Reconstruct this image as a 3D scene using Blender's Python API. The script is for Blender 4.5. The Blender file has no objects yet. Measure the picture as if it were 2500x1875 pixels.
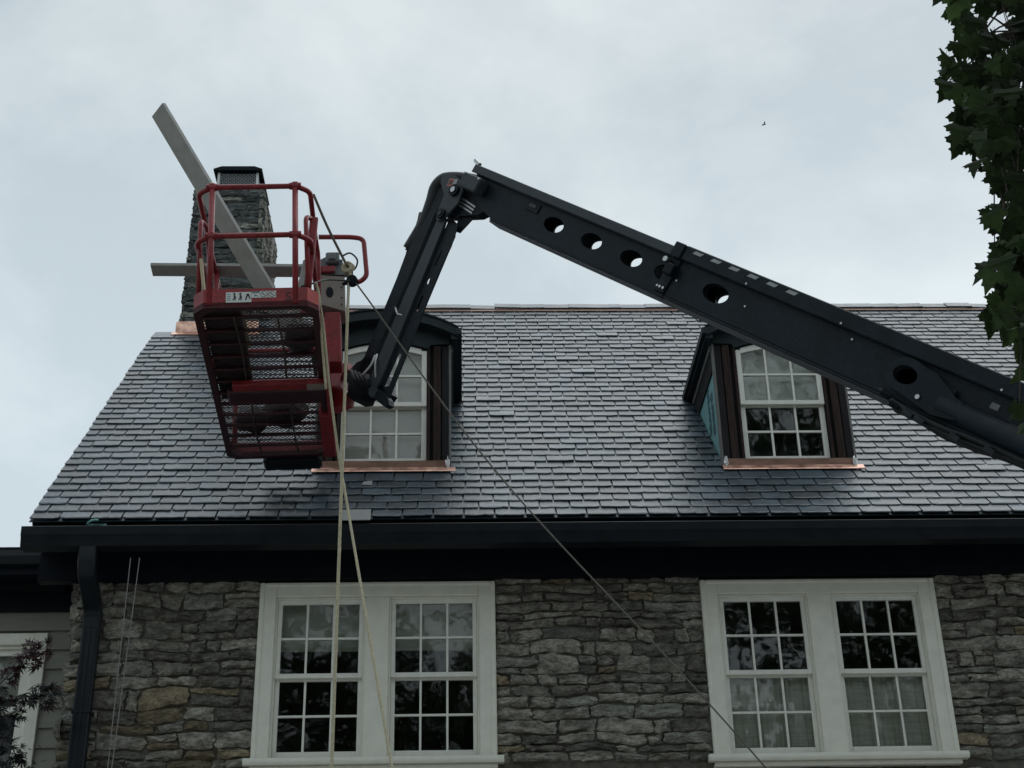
import bpy, bmesh, math, random
from mathutils import Vector, Matrix, noise
from mathutils.geometry import tessellate_polygon
R = math.radians
V = Vector
rng = random.Random(7)
scn = bpy.context.scene
COL = scn.collection
# ------------------------------------------------------------------ camera
W, H, F = 2500., 1875., 3647.
TH, PS, RO = R(27.43), R(2.245), R(-1.307)
CAM = V((0, 0, 1.6))
fw = V((math.sin(PS)*math.cos(TH), math.cos(PS)*math.cos(TH), math.sin(TH)))
rt = V((math.cos(PS), -math.sin(PS), 0)); up = rt.cross(fw)
cr = rt*math.cos(RO) + up*math.sin(RO); cu = -rt*math.sin(RO) + up*math.cos(RO)
cd = bpy.data.cameras.new('camera'); cam = bpy.data.objects.new('camera', cd); COL.objects.link(cam)
cam.matrix_world = Matrix((( cr.x, cu.x, -fw.x, CAM.x), (cr.y, cu.y, -fw.y, CAM.y), (cr.z, cu.z, -fw.z, CAM.z), (0, 0, 0, 1)))
cd.sensor_fit = 'HORIZONTAL'; cd.sensor_width = 36.; cd.lens = F/W*36.
cd.clip_start = .05; cd.clip_end = 3000.
scn.camera = cam
# ------------------------------------------------------------------ sky, sun, exposure
SUN_EL, SUN_AZ = R(62), R(42)          # high behind the house, a little to the right
wd = bpy.data.worlds.new('World'); scn.world = wd; wd.use_nodes = True
nt = wd.node_tree; nd = nt.nodes; lk = nt.links
bg = nd['Background']; bg.inputs[1].default_value = .1
sky = nd.new('ShaderNodeTexSky'); sky.sky_type = 'NISHITA'; sky.sun_disc = False
sky.sun_elevation = SUN_EL; sky.sun_rotation = SUN_AZ; sky.dust_density = 3; sky.air_density = 1
tc = nd.new('ShaderNodeTexCoord')
mp = nd.new('ShaderNodeMapping'); mp.inputs['Scale'].default_value = (1.0, 1.0, 1.25); mp.inputs['Rotation'].default_value = (.2, .3, .5)
mp.inputs['Location'].default_value = (.35, .2, .1)
nz = nd.new('ShaderNodeTexNoise'); nz.inputs['Scale'].default_value = 3.0; nz.inputs['Detail'].default_value = 9; nz.inputs['Roughness'].default_value = .58; nz.inputs['Distortion'].default_value = .35
rp = nd.new('ShaderNodeValToRGB')
rp.color_ramp.elements[0].position = .44; rp.color_ramp.elements[0].color = (4.05, 4.66, 4.96, 1)
rp.color_ramp.elements[1].position = .65; rp.color_ramp.elements[1].color = (5.70, 6.26, 6.34, 1)
sx = nd.new('ShaderNodeSeparateXYZ')
hr = nd.new('ShaderNodeMapRange'); hr.inputs[1].default_value = .40; hr.inputs[2].default_value = .75; hr.inputs[3].default_value = 1.24; hr.inputs[4].default_value = .94
mul = nd.new('ShaderNodeVectorMath'); mul.operation = 'SCALE'
mx = nd.new('ShaderNodeMix'); mx.data_type = 'RGBA'; mx.inputs[0].default_value = .9
lk.new(tc.outputs['Generated'], mp.inputs['Vector']); lk.new(mp.outputs[0], nz.inputs['Vector'])
lk.new(nz.outputs[0], rp.inputs[0]); lk.new(tc.outputs['Generated'], sx.inputs[0]); lk.new(sx.outputs[2], hr.inputs[0])
lk.new(rp.outputs[0], mul.inputs[0]); lk.new(hr.outputs[0], mul.inputs['Scale'])
lk.new(sky.outputs[0], mx.inputs[6]); lk.new(mul.outputs[0], mx.inputs[7]); lk.new(mx.outputs[2], bg.inputs[0])
sl = bpy.data.lights.new('sun', 'SUN'); sl.energy = 1.0; sl.angle = R(70); sl.color = (.96, .99, 1.)
so = bpy.data.objects.new('sun', sl); COL.objects.link(so); so.location = (10, 20, 30)
sdir = V((math.sin(SUN_AZ)*math.cos(SUN_EL), math.cos(SUN_AZ)*math.cos(SUN_EL), math.sin(SUN_EL)))
so.rotation_euler = sdir.to_track_quat('Z', 'Y').to_euler()
vs = scn.view_settings; vs.view_transform = 'Standard'; vs.look = 'None'; vs.exposure = .36; vs.gamma = 1
scn.render.engine = 'CYCLES'
scn.cycles.use_denoising = True
scn.cycles.max_bounces = 6; scn.cycles.transparent_max_bounces = 16

# ------------------------------------------------------------------ helpers
def ray(x, y): return fw + cr*((x-W/2)/F) - cu*((y-H/2)/F)
def atY(x, y, Y): d = ray(x, y); return CAM + d*((Y-CAM.y)/d.y)
def atZ(x, y, Z): d = ray(x, y); return CAM + d*((Z-CAM.z)/d.z)
def atP(x, y, p, n): d = ray(x, y); return CAM + d*((p-CAM).dot(n)/d.dot(n))

MATS = {}
def mat(name, c, rough=.6, metal=0., var=.18, scale=6., bump=0., bscale=30., tint=0., c2=None, spec=.5, stretch=(1, 1, 1), trans=0., rvar=.1, coat=0., grain=0.):
    """procedural material: noise mottling in world space, optional per-piece tint attribute, fine relief"""
    m = bpy.data.materials.new(name); m.use_nodes = True; t = m.node_tree; n = t.nodes; l = t.links
    p = n['Principled BSDF']
    g = n.new('ShaderNodeNewGeometry'); mpp = n.new('ShaderNodeMapping'); mpp.inputs['Scale'].default_value = stretch
    l.new(g.outputs['Position'], mpp.inputs['Vector'])
    a = n.new('ShaderNodeTexNoise'); a.inputs['Scale'].default_value = scale; a.inputs['Detail'].default_value = 6; a.inputs['Roughness'].default_value = .6
    l.new(mpp.outputs[0], a.inputs['Vector'])
    lo = tuple(x*(1-var) for x in c); hi = tuple(min(1, x*(1+var)) for x in (c2 or c))
    r = n.new('ShaderNodeValToRGB'); e = r.color_ramp.elements
    e[0].position = .3; e[0].color = lo+(1,); e[1].position = .7; e[1].color = hi+(1,)
    l.new(a.outputs[0], r.inputs[0]); out = r.outputs[0]
    if grain:
        gn = n.new('ShaderNodeTexNoise'); gn.inputs['Scale'].default_value = bscale*1.1; gn.inputs['Detail'].default_value = 9; gn.inputs['Roughness'].default_value = .75; gn.inputs['Distortion'].default_value = .6
        l.new(mpp.outputs[0], gn.inputs['Vector'])
        gr = n.new('ShaderNodeMapRange'); gr.inputs[1].default_value = .36; gr.inputs[2].default_value = .60; gr.inputs[3].default_value = 1-grain; gr.inputs[4].default_value = 1+grain*.35
        l.new(gn.outputs[0], gr.inputs[0])
        gm = n.new('ShaderNodeVectorMath'); gm.operation = 'SCALE'; l.new(out, gm.inputs[0]); l.new(gr.outputs[0], gm.inputs['Scale']); out = gm.outputs[0]
    if tint:
        at = n.new('ShaderNodeAttribute'); at.attribute_name = 'tint'
        mr = n.new('ShaderNodeMapRange'); mr.inputs[3].default_value = 1-tint; mr.inputs[4].default_value = 1+tint
        l.new(at.outputs['Fac'], mr.inputs[0])
        vm = n.new('ShaderNodeVectorMath'); vm.operation = 'SCALE'; l.new(out, vm.inputs[0]); l.new(mr.outputs[0], vm.inputs['Scale']); out = vm.outputs[0]
    l.new(out, p.inputs['Base Color'])
    p.inputs['Metallic'].default_value = metal; p.inputs['Specular IOR Level'].default_value = spec
    mr2 = n.new('ShaderNodeMapRange'); mr2.inputs[3].default_value = max(.02, rough-rvar); mr2.inputs[4].default_value = min(1, rough+rvar)
    l.new(a.outputs[0], mr2.inputs[0]); l.new(mr2.outputs[0], p.inputs['Roughness'])
    if coat: p.inputs['Coat Weight'].default_value = coat
    if bump:
        b = n.new('ShaderNodeTexNoise'); b.inputs['Scale'].default_value = bscale; b.inputs['Detail'].default_value = 8; b.inputs['Roughness'].default_value = .65
        l.new(mpp.outputs[0], b.inputs['Vector'])
        bn = n.new('ShaderNodeBump'); bn.inputs['Strength'].default_value = bump; bn.inputs['Distance'].default_value = .02
        l.new(b.outputs[0], bn.inputs['Height']); l.new(bn.outputs[0], p.inputs['Normal'])
    if trans:
        tr = n.new('ShaderNodeBsdfTranslucent'); ms = n.new('ShaderNodeMixShader'); ms.inputs[0].default_value = trans
        l.new(out, tr.inputs['Color']); o = n['Material Output']
        l.new(p.outputs[0], ms.inputs[1]); l.new(tr.outputs[0], ms.inputs[2]); l.new(ms.outputs[0], o.inputs[0])
    MATS[name] = m
    return m
def glass_mat():
    m = bpy.data.materials.new('window_glass'); m.use_nodes = True; t = m.node_tree; n = t.nodes; l = t.links
    n.remove(n['Principled BSDF']); o = n['Material Output']
    tr = n.new('ShaderNodeBsdfTransparent'); tr.inputs[0].default_value = (.965, .98, .97, 1)
    gl = n.new('ShaderNodeBsdfGlossy'); gl.inputs['Roughness'].default_value = .03
    fr = n.new('ShaderNodeFresnel'); fr.inputs[0].default_value = 1.52
    g = n.new('ShaderNodeNewGeometry'); nn = n.new('ShaderNodeTexNoise'); nn.inputs['Scale'].default_value = 5.; nn.inputs['Detail'].default_value = 2
    bp = n.new('ShaderNodeBump'); bp.inputs['Strength'].default_value = .02; bp.inputs['Distance'].default_value = .05
    l.new(g.outputs['Position'], nn.inputs['Vector']); l.new(nn.outputs[0], bp.inputs['Height']); l.new(bp.outputs[0], gl.inputs['Normal'])
    ms = n.new('ShaderNodeMixShader'); l.new(fr.outputs[0], ms.inputs[0]); l.new(tr.outputs[0], ms.inputs[1]); l.new(gl.outputs[0], ms.inputs[2]); l.new(ms.outputs[0], o.inputs[0])
    MATS['glass'] = m; return m

glass_mat()
mat('slate', (.026, .046, .062), .36, var=.24, scale=5., bump=.30, bscale=26., tint=.55, c2=(.040, .060, .078), spec=.60, rvar=.13)
mat('slate_pale', (.24, .25, .25), .5, var=.1, bump=.2)
mat('stone', (.200, .190, .162), .88, var=.5, scale=9., bump=1., bscale=26., tint=.42, c2=(.26, .25, .216), spec=.2, stretch=(1, 1, 2.0), grain=.55)
mat('stone_tan', (.27, .22, .148), .88, var=.45, scale=9., bump=1., bscale=26., tint=.3, c2=(.27, .23, .16), spec=.2, stretch=(1, 1, 2.0), grain=.55)
mat('stone_blue', (.200, .200, .178), .88, var=.5, scale=9., bump=1., bscale=28., tint=.4, c2=(.24, .24, .215), spec=.2, stretch=(1, 1, 2.4), grain=.55)
mat('stone_shaded', (.105, .118, .118), .88, var=.5, scale=9., bump=1., bscale=26., tint=.35, c2=(.13, .142, .142), spec=.2, stretch=(1, 1, 2.4), grain=.5)  # chimney stone with the shade of its front put into the colour
mat('mortar', (.135, .128, .110), .95, var=.35, scale=14., bump=.8, bscale=60., spec=.1)
mat('white_paint', (.80, .79, .71), .5, var=.06, scale=9., bump=.12, bscale=60., spec=.4)
mat('sash_paint', (.80, .80, .74), .45, var=.06, scale=12., bump=.06, bscale=50., spec=.4)
mat('black_paint', (.006, .009, .014), .5, var=.2, scale=6., spec=.12, bump=.04)
mat('fascia_paint', (.010, .014, .018), .45, var=.3, scale=4., spec=.16)
mat('dormer_trim', (.016, .026, .030), .5, var=.25, scale=5., spec=.2)
mat('brown_metal', (.012, .017, .023), .4, var=.25, scale=5., spec=.25)
mat('old_timber', (.036, .023, .020), .8, var=.55, scale=10., bump=.5, bscale=30., stretch=(6, 6, .7), spec=.2)
mat('dark_timber', (.018, .018, .020), .8, var=.4, scale=9., bump=.3, stretch=(6, 6, .7), spec=.2)
mat('grey_timber', (.16, .16, .155), .7, var=.25, scale=9., bump=.2, stretch=(5, 5, .7), spec=.2)
mat('membrane', (.16, .36, .37), .5, var=.12, scale=8., bump=.1)
mat('print_ink', (.03, .08, .10), .6)
mat('copper', (.42, .225, .165), .36, metal=.8, var=.35, scale=9., bump=.08, bscale=14., rvar=.14, c2=(.80, .46, .36))
mat('copper_worn', (.23, .13, .095), .5, metal=.45, var=.4, scale=12., bump=.1, stretch=(.5, 1, 1))
mat('foil', (.75, .76, .76), .35, metal=.6, var=.1, bump=.5, bscale=60.)
mat('siding', (.235, .235, .205), .6, var=.08, scale=8., bump=.15, bscale=50., stretch=(.4, 1, 6), spec=.3)
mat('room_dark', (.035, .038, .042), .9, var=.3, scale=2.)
mat('blind', (.52, .53, .48), .9, var=.06, scale=2.5, spec=.1)
mat('blind_pale', (.84, .84, .79), .95, var=.07, scale=3., spec=.1, bump=.15, bscale=6.)
mat('curtain', (.74, .74, .68), .95, var=.16, scale=40., spec=.1, stretch=(.1, .1, 1.5))
mat('boom_paint', (.013, .0195, .0265), .5, var=.3, scale=4., spec=.14, bump=.03, bscale=22., grain=.3)
mat('boom_dark', (.006, .010, .015), .5, var=.3, scale=8., spec=.15)
mat('boom_grey', (.040, .050, .060), .5, var=.2, scale=6., spec=.25)
mat('boom_under_lit', (.085, .092, .108), .5, var=.25, scale=6.)  # paler than the boom sides: ground bounce put into the colour
mat('rubber', (.006, .009, .012), .6, var=.3, scale=20., bump=.3, bscale=40.)
mat('steel', (.45, .46, .47), .35, metal=.9, var=.1)
mat('zinc', (.55, .56, .57), .5, metal=.3, var=.15)
mat('tape', (.30, .32, .33), .4, var=.15, scale=30.)
mat('red_paint', (.255, .022, .028), .45, var=.28, scale=7., spec=.4, bump=.03, bscale=30., grain=.4)
mat('red_bright', (.42, .065, .055), .5, var=.3, scale=9., spec=.4)
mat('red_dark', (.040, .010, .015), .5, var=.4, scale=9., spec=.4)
mat('grate_steel', (.07, .05, .05), .5, metal=.4, var=.4, scale=12.)
mat('decal_white', (.62, .64, .62), .5, var=.05, spec=.4)
mat('decal_black', (.02, .02, .022), .5)
mat('decal_blue', (.10, .17, .22), .5)
mat('decal_red', (.35, .10, .07), .5)
mat('console_tan', (.235, .20, .175), .6, var=.15, scale=6.)
mat('console_grey', (.13, .14, .15), .55, var=.15)
mat('board_primed', (.37, .37, .355), .75, var=.12, scale=9., bump=.1, bscale=50., spec=.2)
mat('pine', (.52, .44, .30), .7, var=.2, scale=10., stretch=(8, 8, 1))
mat('plywood_dark', (.016, .016, .019), .8, var=.4, scale=5.)
mat('tarp', (.02, .022, .03), .6, var=.3, scale=5., bump=.6, bscale=9.)
mat('rope_tan', (.56, .51, .37), .9, var=.3, scale=90., bump=.5, bscale=160., spec=.1)
mat('rope_grey', (.20, .19, .17), .9, var=.3, scale=90., bump=.5, bscale=160., spec=.1)
mat('cord_grey', (.22, .22, .215), .8, var=.2, scale=60.)
mat('leaf', (.025, .046, .018), .6, var=.35, scale=9., tint=.65, spec=.18, trans=.38, c2=(.040, .066, .022))
mat('leaf_far', (.035, .06, .02), .6, var=.4, scale=2., tint=.4, trans=.2)
mat('leaf_red', (.038, .011, .017), .5, var=.4, scale=20., tint=.5, trans=.25)
mat('leaf_dull', (.013, .016, .018), .5, var=.4, scale=20., tint=.5, trans=.2)
mat('bark', (.07, .06, .05), .9, var=.4, scale=14., bump=.8, bscale=30., stretch=(1, 1, .3))
mat('concrete', (.34, .33, .31), .9, var=.15, scale=1.2, bump=.2, bscale=50.)
mat('grass', (.045, .062, .024), .95, var=.4, scale=1.5, bump=.5, bscale=40.)
mat('feather', (.015, .016, .018), .7)
mat('tyre', (.012, .012, .013), .8, bump=.3)

class MB:
    RS = 1.
    """collects geometry for ONE mesh object"""
    def __init__(s): s.v = []; s.f = []; s.t = []; s.cur = .5
    def add(s, vs_, fs_):
        o = len(s.v); s.v += [V(x) for x in vs_]; s.f += [tuple(i+o for i in f) for f in fs_]; s.t += [s.cur]*len(fs_); return s
    def box(s, a, b, M=None):
        (x0, y0, z0), (x1, y1, z1) = a, b
        p = [(x0, y0, z0), (x1, y0, z0), (x1, y1, z0), (x0, y1, z0), (x0, y0, z1), (x1, y0, z1), (x1, y1, z1), (x0, y1, z1)]
        if M is not None: p = [M @ V(q) for q in p]
        return s.add(p, [(0, 3, 2, 1), (4, 5, 6, 7), (0, 1, 5, 4), (1, 2, 6, 5), (2, 3, 7, 6), (3, 0, 4, 7)])
    def bbox(s, a, b, bev=.006, M=None):
        """box with chamfered edges"""
        bm = bmesh.new(); bmesh.ops.create_cube(bm, size=1)
        a, b = V(a), V(b); c = (a+b)/2; d = b-a
        for q in bm.verts: q.co = V((c.x+q.co.x*d.x, c.y+q.co.y*d.y, c.z+q.co.z*d.z))
        bmesh.ops.bevel(bm, geom=bm.edges[:], offset=min(bev, .45*min(abs(d.x), abs(d.y), abs(d.z))), segments=1, affect='EDGES')
        bm.verts.index_update(); s.add([(M @ q.co) if M is not None else q.co for q in bm.verts], [[q.index for q in f.verts] for f in bm.faces]); bm.free(); return s
    def plate(s, loops, th, o, ux, uy, un=None):
        """flat outline (with holes) given in (u,v), thickness th along un, frame o,ux,uy"""
        un = un or ux.cross(uy).normalized()
        flat = [p for lp in loops for p in lp]
        tris = tessellate_polygon([[V((p[0], p[1], 0)) for p in lp] for lp in loops])
        n = len(flat); P = [o+ux*p[0]+uy*p[1] for p in flat]
        fs_ = [tuple(t) for t in tris] + [tuple(reversed([i+n for i in t])) for t in tris]
        k = 0
        for lp in loops:
            m = len(lp)
            for i in range(m): a, b = k+i, k+(i+1) % m; fs_.append((a, b, b+n, a+n))
            k += m
        return s.add(P+[q+un*th for q in P], fs_)
    def tube(s, pts, r, n=8, cap=True, r1=None):
        pts = [V(p) for p in pts]; m = len(pts); rings = []
        t0 = (pts[1]-pts[0]).normalized(); nn = t0.orthogonal().normalized()
        r *= MB.RS; r1 = None if r1 is None else r1*MB.RS
        for i, p in enumerate(pts):
            t = (pts[min(i+1, m-1)]-pts[max(i-1, 0)])
            t = t.normalized() if t.length > 1e-9 else t0
            nn = (nn-t*nn.dot(t)).normalized(); bn = t.cross(nn)
            rr = r if r1 is None else r+(r1-r)*i/(m-1)
            rings.append([p+(nn*math.cos(2*math.pi*k/n)+bn*math.sin(2*math.pi*k/n))*rr for k in range(n)])
        fs_ = []
        for i in range(m-1):
            for k in range(n): fs_.append((i*n+k, i*n+(k+1) % n, (i+1)*n+(k+1) % n, (i+1)*n+k))
        if cap: fs_ += [tuple(reversed(range(n))), tuple((m-1)*n+k for k in range(n))]
        return s.add([q for rg in rings for q in rg], fs_)
    def cyl(s, a, b, r, n=16, r1=None): return s.tube([a, b], r, n, True, r1)
    def build(s, name, m, parent=None, smooth=False):
        me = bpy.data.meshes.new(name); me.from_pydata([tuple(x) for x in s.v], [], s.f)
        at = me.attributes.new('tint', 'FLOAT', 'FACE'); at.data.foreach_set('value', s.t)
        bm = bmesh.new(); bm.from_mesh(me); bmesh.ops.recalc_face_normals(bm, faces=bm.faces); bm.to_mesh(me); bm.free()
        if smooth: me.polygons.foreach_set('use_smooth', [True]*len(me.polygons))
        me.materials.append(MATS[m]); return link(name, me, parent)
def link(name, me, parent=None, M=None):
    o = bpy.data.objects.new(name, me); COL.objects.link(o)
    if parent is not None:
        o.parent = parent
        o.matrix_parent_inverse = PINV.get(parent.name, Matrix.Identity(4))
    if M is not None: o.matrix_basis = M
    return o
PINV = {}
def root(name, loc, label, cat, group=None):
    o = bpy.data.objects.new(name, None); COL.objects.link(o); o.location = loc; o.empty_display_size = .2
    PINV[o.name] = Matrix.Translation(-V(loc)); return tag(o, label, cat, group)
def tag(o, label, cat, group=None):
    o['label'] = label; o['category'] = cat
    if group: o['group'] = group
    return o
def rpath(pts, r, k=5):
    """polyline with rounded corners"""
    pts = [V(p) for p in pts]; out = [pts[0]]
    for i in range(1, len(pts)-1):
        p, a, b = pts[i], (pts[i-1]-pts[i]), (pts[i+1]-pts[i])
        q = min(r, a.length*.48, b.length*.48); A = p+a.normalized()*q; B = p+b.normalized()*q
        for j in range(k+1):
            t = j/k; out.append(A*(1-t)**2 + p*2*t*(1-t) + B*t*t)
    out.append(pts[-1]); return out
def spline(pts, k=6):
    pts = [V(p) for p in pts]; out = []
    P = [pts[0]*2-pts[1]]+pts+[pts[-1]*2-pts[-2]]
    for i in range(1, len(P)-2):
        a, b, c, d = P[i-1:i+3]
        for j in range(k):
            t = j/k; out.append(.5*((2*b)+(c-a)*t+(2*a-5*b+4*c-d)*t*t+(3*b-a-3*c+d)*t**3))
    out.append(pts[-1]); return out
def circ(cx, cy, r, n=28, sx_=1): return [(cx+r*sx_*math.cos(2*math.pi*i/n), cy+r*math.sin(2*math.pi*i/n)) for i in range(n)]
def ell(cx, cy, a, b, n=32): return [(cx+a*math.cos(2*math.pi*i/n), cy+b*math.sin(2*math.pi*i/n)) for i in range(n)]
def text_mesh(txt, size, o, ux, uy, m, name, parent, th=.001, shear=0, bold=0.):
    cu_ = bpy.data.curves.new('t', 'FONT'); cu_.body = txt; cu_.size = size; cu_.extrude = th; cu_.offset = bold; cu_.shear = shear
    to = bpy.data.objects.new('t', cu_); COL.objects.link(to); bpy.context.view_layer.update()
    me = bpy.data.meshes.new_from_object(to.evaluated_get(bpy.context.evaluated_depsgraph_get()))
    bpy.data.objects.remove(to); bpy.data.curves.remove(cu_)
    un = ux.cross(uy)
    me.transform(Matrix(((ux.x, uy.x, un.x, o.x), (ux.y, uy.y, un.y, o.y), (ux.z, uy.z, un.z, o.z), (0, 0, 0, 1))))
    me.name = name; me.materials.clear(); me.materials.append(MATS[m]); return link(name, me, parent)
X, Y_, Z = V((1, 0, 0)), V((0, 1, 0)), V((0, 0, 1))

# ------------------------------------------------------------------ ground
g = MB(); N = 24
for i in range(N+1):
    for j in range(N+1):
        x, y = -400+800*i/N, -400+800*j/N
        g.v.append(V((x, y, 0)))
for i in range(N):
    for j in range(N): g.f.append((i*(N+1)+j, (i+1)*(N+1)+j, (i+1)*(N+1)+j+1, i*(N+1)+j+1)); g.t.append(.5)
go = g.build('ground', 'grass'); go['kind'] = 'structure'

dr = MB(); dr.box((-14, -7, -.05), (16, 11.2, .012)); dro = dr.build('bounce_apron', 'concrete'); dro['kind'] = 'structure'  # unseen pale slab added to bounce light up onto the wall
# ------------------------------------------------------------------ stone house
YE, ZE, AL = 11.8, 6.45, R(46)
CA, SA = math.cos(AL), math.sin(AL)
RN = V((0, -SA, CA)); RS = V((0, CA, SA))
XL, XR = -3.635, 8.2
LEN = 6.50
YW = 12.30
CHX0, CHX1, CHY0, CHY1, CHZ = -3.335, -2.43, 15.62, 17.12, 12.52
SCUT = (15.57-YE)/CA
def RP(x, s, t=0.): return V((x, YE, ZE)) + RS*s + RN*t
house = root('stone_house', (2, 14, 0), 'rubble stone house with new slate roof and two unfinished dormers', 'house')

# walls: mortar core of the front, gable side and back, openings cut for the two windows
WIN = [(-1.705, .275, 4.53, 6.035), (2.092, 4.102, 4.515, 6.025)]
XW0, XW1 = -3.30, 8.0
w = MB()
out = [(XW0+.02, 0), (XW1, 0), (XW1, 6.32), (XW0+.02, 6.32)]
holes = [[(a+.05, c), (b-.05, c), (b-.05, d-.05), (a+.05, d-.05)] for a, b, c, d in WIN]
w.plate([out]+holes, .3, V((0, YW, 0)), X, Z, Y_)
w.box((XW0+.02, YW+.3, 0), (XW0+.3, 20.4, 6.32)); w.box((XW1-.3, YW+.3, 0), (XW1, 20.4, 6.32)); w.box((XW0+.3, 20.1, 0), (XW1-.3, 20.4, 6.32))
# gable triangle on the left
w.plate([[(YW+.3, 6.325), (20.3, 6.325), (16.6, 10.35), (15.4, 10.0)]], .25, V((XW0+.03, 0, 0)), Y_, Z, X)
wall = w.build('wall', 'mortar', house)

def stone(wd_, ht, dp, r):
    """rough hewn block, front face towards -y, 5x4 grid with broken faces"""
    nx, nz = (7 if wd_ > .28 else 5), 5
    vs_, fs_ = [], []
    tx, tz = r.uniform(-.05, .05), r.uniform(-.07, .05)
    sd = r.uniform(0, 99)
    lean = r.uniform(-.12, .12)*ht; lean2 = r.uniform(-.12, .12)*ht
    for k in range(nz):
        for i in range(nx):
            u, v_ = i/(nx-1)*2-1, k/(nz-1)*2-1
            edge = max(abs(u), abs(v_))
            x = u*wd_/2*(1-.03*(abs(v_)**4)) + (r.uniform(-.016, .012) if abs(u) == 1 else r.uniform(-.02, .02))*(1 if u > 0 else -1)
            z = v_*ht/2*(1-.07*(abs(u)**5)) + (r.uniform(-.012, .008) if abs(v_) == 1 else r.uniform(-.012, .012))*(1 if v_ > 0 else -1)
            z += lean*u*(.5+.5*v_) + lean2*u*(.5-.5*v_)*.6
            y = -dp*(1.0 if edge < .99 else r.uniform(.25, .8)) + tx*u*wd_*.4+tz*v_*ht*.6 + (noise.noise(V((u*2.2+sd, v_*2.2, sd)))*.020+r.uniform(-.008, .008))
            vs_.append(V((x, min(y, .004), z)))
    for k in range(nz-1):
        for i in range(nx-1):
            a = k*nx+i
            fs_.append((a, a+1, a+nx+1, a+nx))
    ring = [i for i in range(nx)]+[k*nx+nx-1 for k in range(1, nz)]+[(nz-1)*nx+i for i in range(nx-2, -1, -1)]+[k*nx for k in range(nz-2, 0, -1)]
    o = len(vs_)
    for i in ring: q = vs_[i]; vs_.append(V((q.x*.97, .03, q.z*.97)))
    m = len(ring)
    for j in range(m): fs_.append((ring[j], o+j, o+(j+1) % m, ring[(j+1) % m]))
    return vs_, fs_
def courses(x0, x1, z0, z1, r, hmin=.062, hmax=.165, wmin=.12, wmax=.58, g=.011):
    """random rubble layout -> list of (cx, cz, w, h)"""
    cells = []; z = z0
    while z < z1-.02:
        h_ = r.uniform(hmin, hmax)
        if z1-z-h_ < hmin: h_ = z1-z
        x = x0
        while x < x1-.02:
            ww = min(wmax, max(wmin, r.gauss(.30, .13)))
            if x1-x-ww < wmin: ww = x1-x
            if h_ > .125 and r.random() < .42:
                q = r.uniform(.35, .65)
                if r.random() < .5 and ww > .3:
                    p = r.uniform(.4, .6)
                    cells += [(x+ww*p/2, z+h_*q/2, ww*p, h_*q), (x+ww*p+ww*(1-p)/2, z+h_*q/2, ww*(1-p), h_*q)]
                else: cells.append((x+ww/2, z+h_*q/2, ww, h_*q))
                cells.append((x+ww/2, z+h_*(q+1)/2, ww, h_*(1-q)))
            else: cells.append((x+ww/2, z+h_/2, ww, h_))
            x += ww
        z += h_
    return [(a, b, c-g, d-g) for a, b, c, d in cells]
rs = random.Random(21)
cells = []
zc0, zc1 = 3.85, 6.09
cells += courses(XW0, WIN[0][0]-.012, 4.47, zc1, rs)
cells += courses(WIN[0][1]+.012, WIN[1][0]-.012, 4.47, zc1, rs)
cells += courses(WIN[1][1]+.012, 6.3, 4.47, zc1, rs)
cells += courses(XW0, 6.3, zc0, 4.40, rs)
def pxy(P):
    q = V(P)-CAM; z = q.dot(fw); return W/2+F*q.dot(cr)/z, H/2-F*q.dot(cu)/z
def vis(c): x, y = pxy((c[0], YW, c[1])); return -60 < x < W+60 and y < H+50
order = sorted(cells, key=lambda c: (not vis(c), -c[2]*c[3]))
rest = {}
def warp(P):
    d_ = min([abs(P.x-e_) for a_, b_, _, _ in WIN for e_ in (a_, b_)]+[abs(P.x-XW0)]+([abs(P.z-4.45)] if any(a_-.1 < P.x < b_+.1 for a_, b_, _, _ in WIN) else []))
    k_ = min(1., d_/.35)*min(1., max(0., (6.09-P.z)/.15))
    P.z += k_*(.045*noise.noise(V((P.x*1.9, P.z*2.4, 3.3)))+.012*noise.noise(V((P.x*5, P.z*5, 8.3)))); P.x += k_*(.05*noise.noise(V((P.x*2.2, P.z*3.2, 6.1)))+.014*noise.noise(V((P.x*7, P.z*9, 1.1))))
    return P
for k, c in enumerate(order):
    vs_, fs_ = stone(c[2], c[3], rs.uniform(.026, .055), rs)
    b = MB(); b.cur = rs.random(); b.add([warp(V((c[0]+q.x, YW+q.y, c[1]+q.z))) for q in vs_], fs_)
    low = max(0., min(1., (5.4-c[1])/1.0))
    m = 'stone_tan' if rs.random() < .02+.20*low else ('stone_blue' if rs.random() < .22 else 'stone')
    if k < 290 and vis(c): b.build('stone', m, wall)
    else: rest.setdefault(m, []).append(b)
def joined(bs, name, m, parent):
    B = MB()
    for b in bs: o = len(B.v); B.v += b.v; B.f += [tuple(i+o for i in f) for f in b.f]; B.t += b.t
    o = B.build(name, m, parent); o['kind'] = 'stuff'; return o
for m, bs in rest.items(): joined(bs, 'small_stones', m, wall)
# quoins that wrap the left corner: blocks on the gable side face
for k in range(14):
    vs_, fs_ = stone(rs.uniform(.25, .6), .165, rs.uniform(.02, .05), rs)
    yy = YW+rs.uniform(.12, .34); zz = 3.95+k*.168
    b = MB(); b.cur = rs.random(); b.add([V((XW0+q.y, yy-q.x, zz+q.z)) for q in vs_], fs_); b.build('corner_stone', 'stone', wall)

# interior: dark rooms behind the panes
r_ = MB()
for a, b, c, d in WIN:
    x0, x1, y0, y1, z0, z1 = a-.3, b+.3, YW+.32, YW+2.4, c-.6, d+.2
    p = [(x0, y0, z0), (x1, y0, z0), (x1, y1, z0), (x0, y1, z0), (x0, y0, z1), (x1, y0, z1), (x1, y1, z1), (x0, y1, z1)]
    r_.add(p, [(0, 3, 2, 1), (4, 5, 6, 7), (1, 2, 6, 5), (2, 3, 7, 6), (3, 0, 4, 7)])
r_.build('room_interior', 'room_dark', house)

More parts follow.
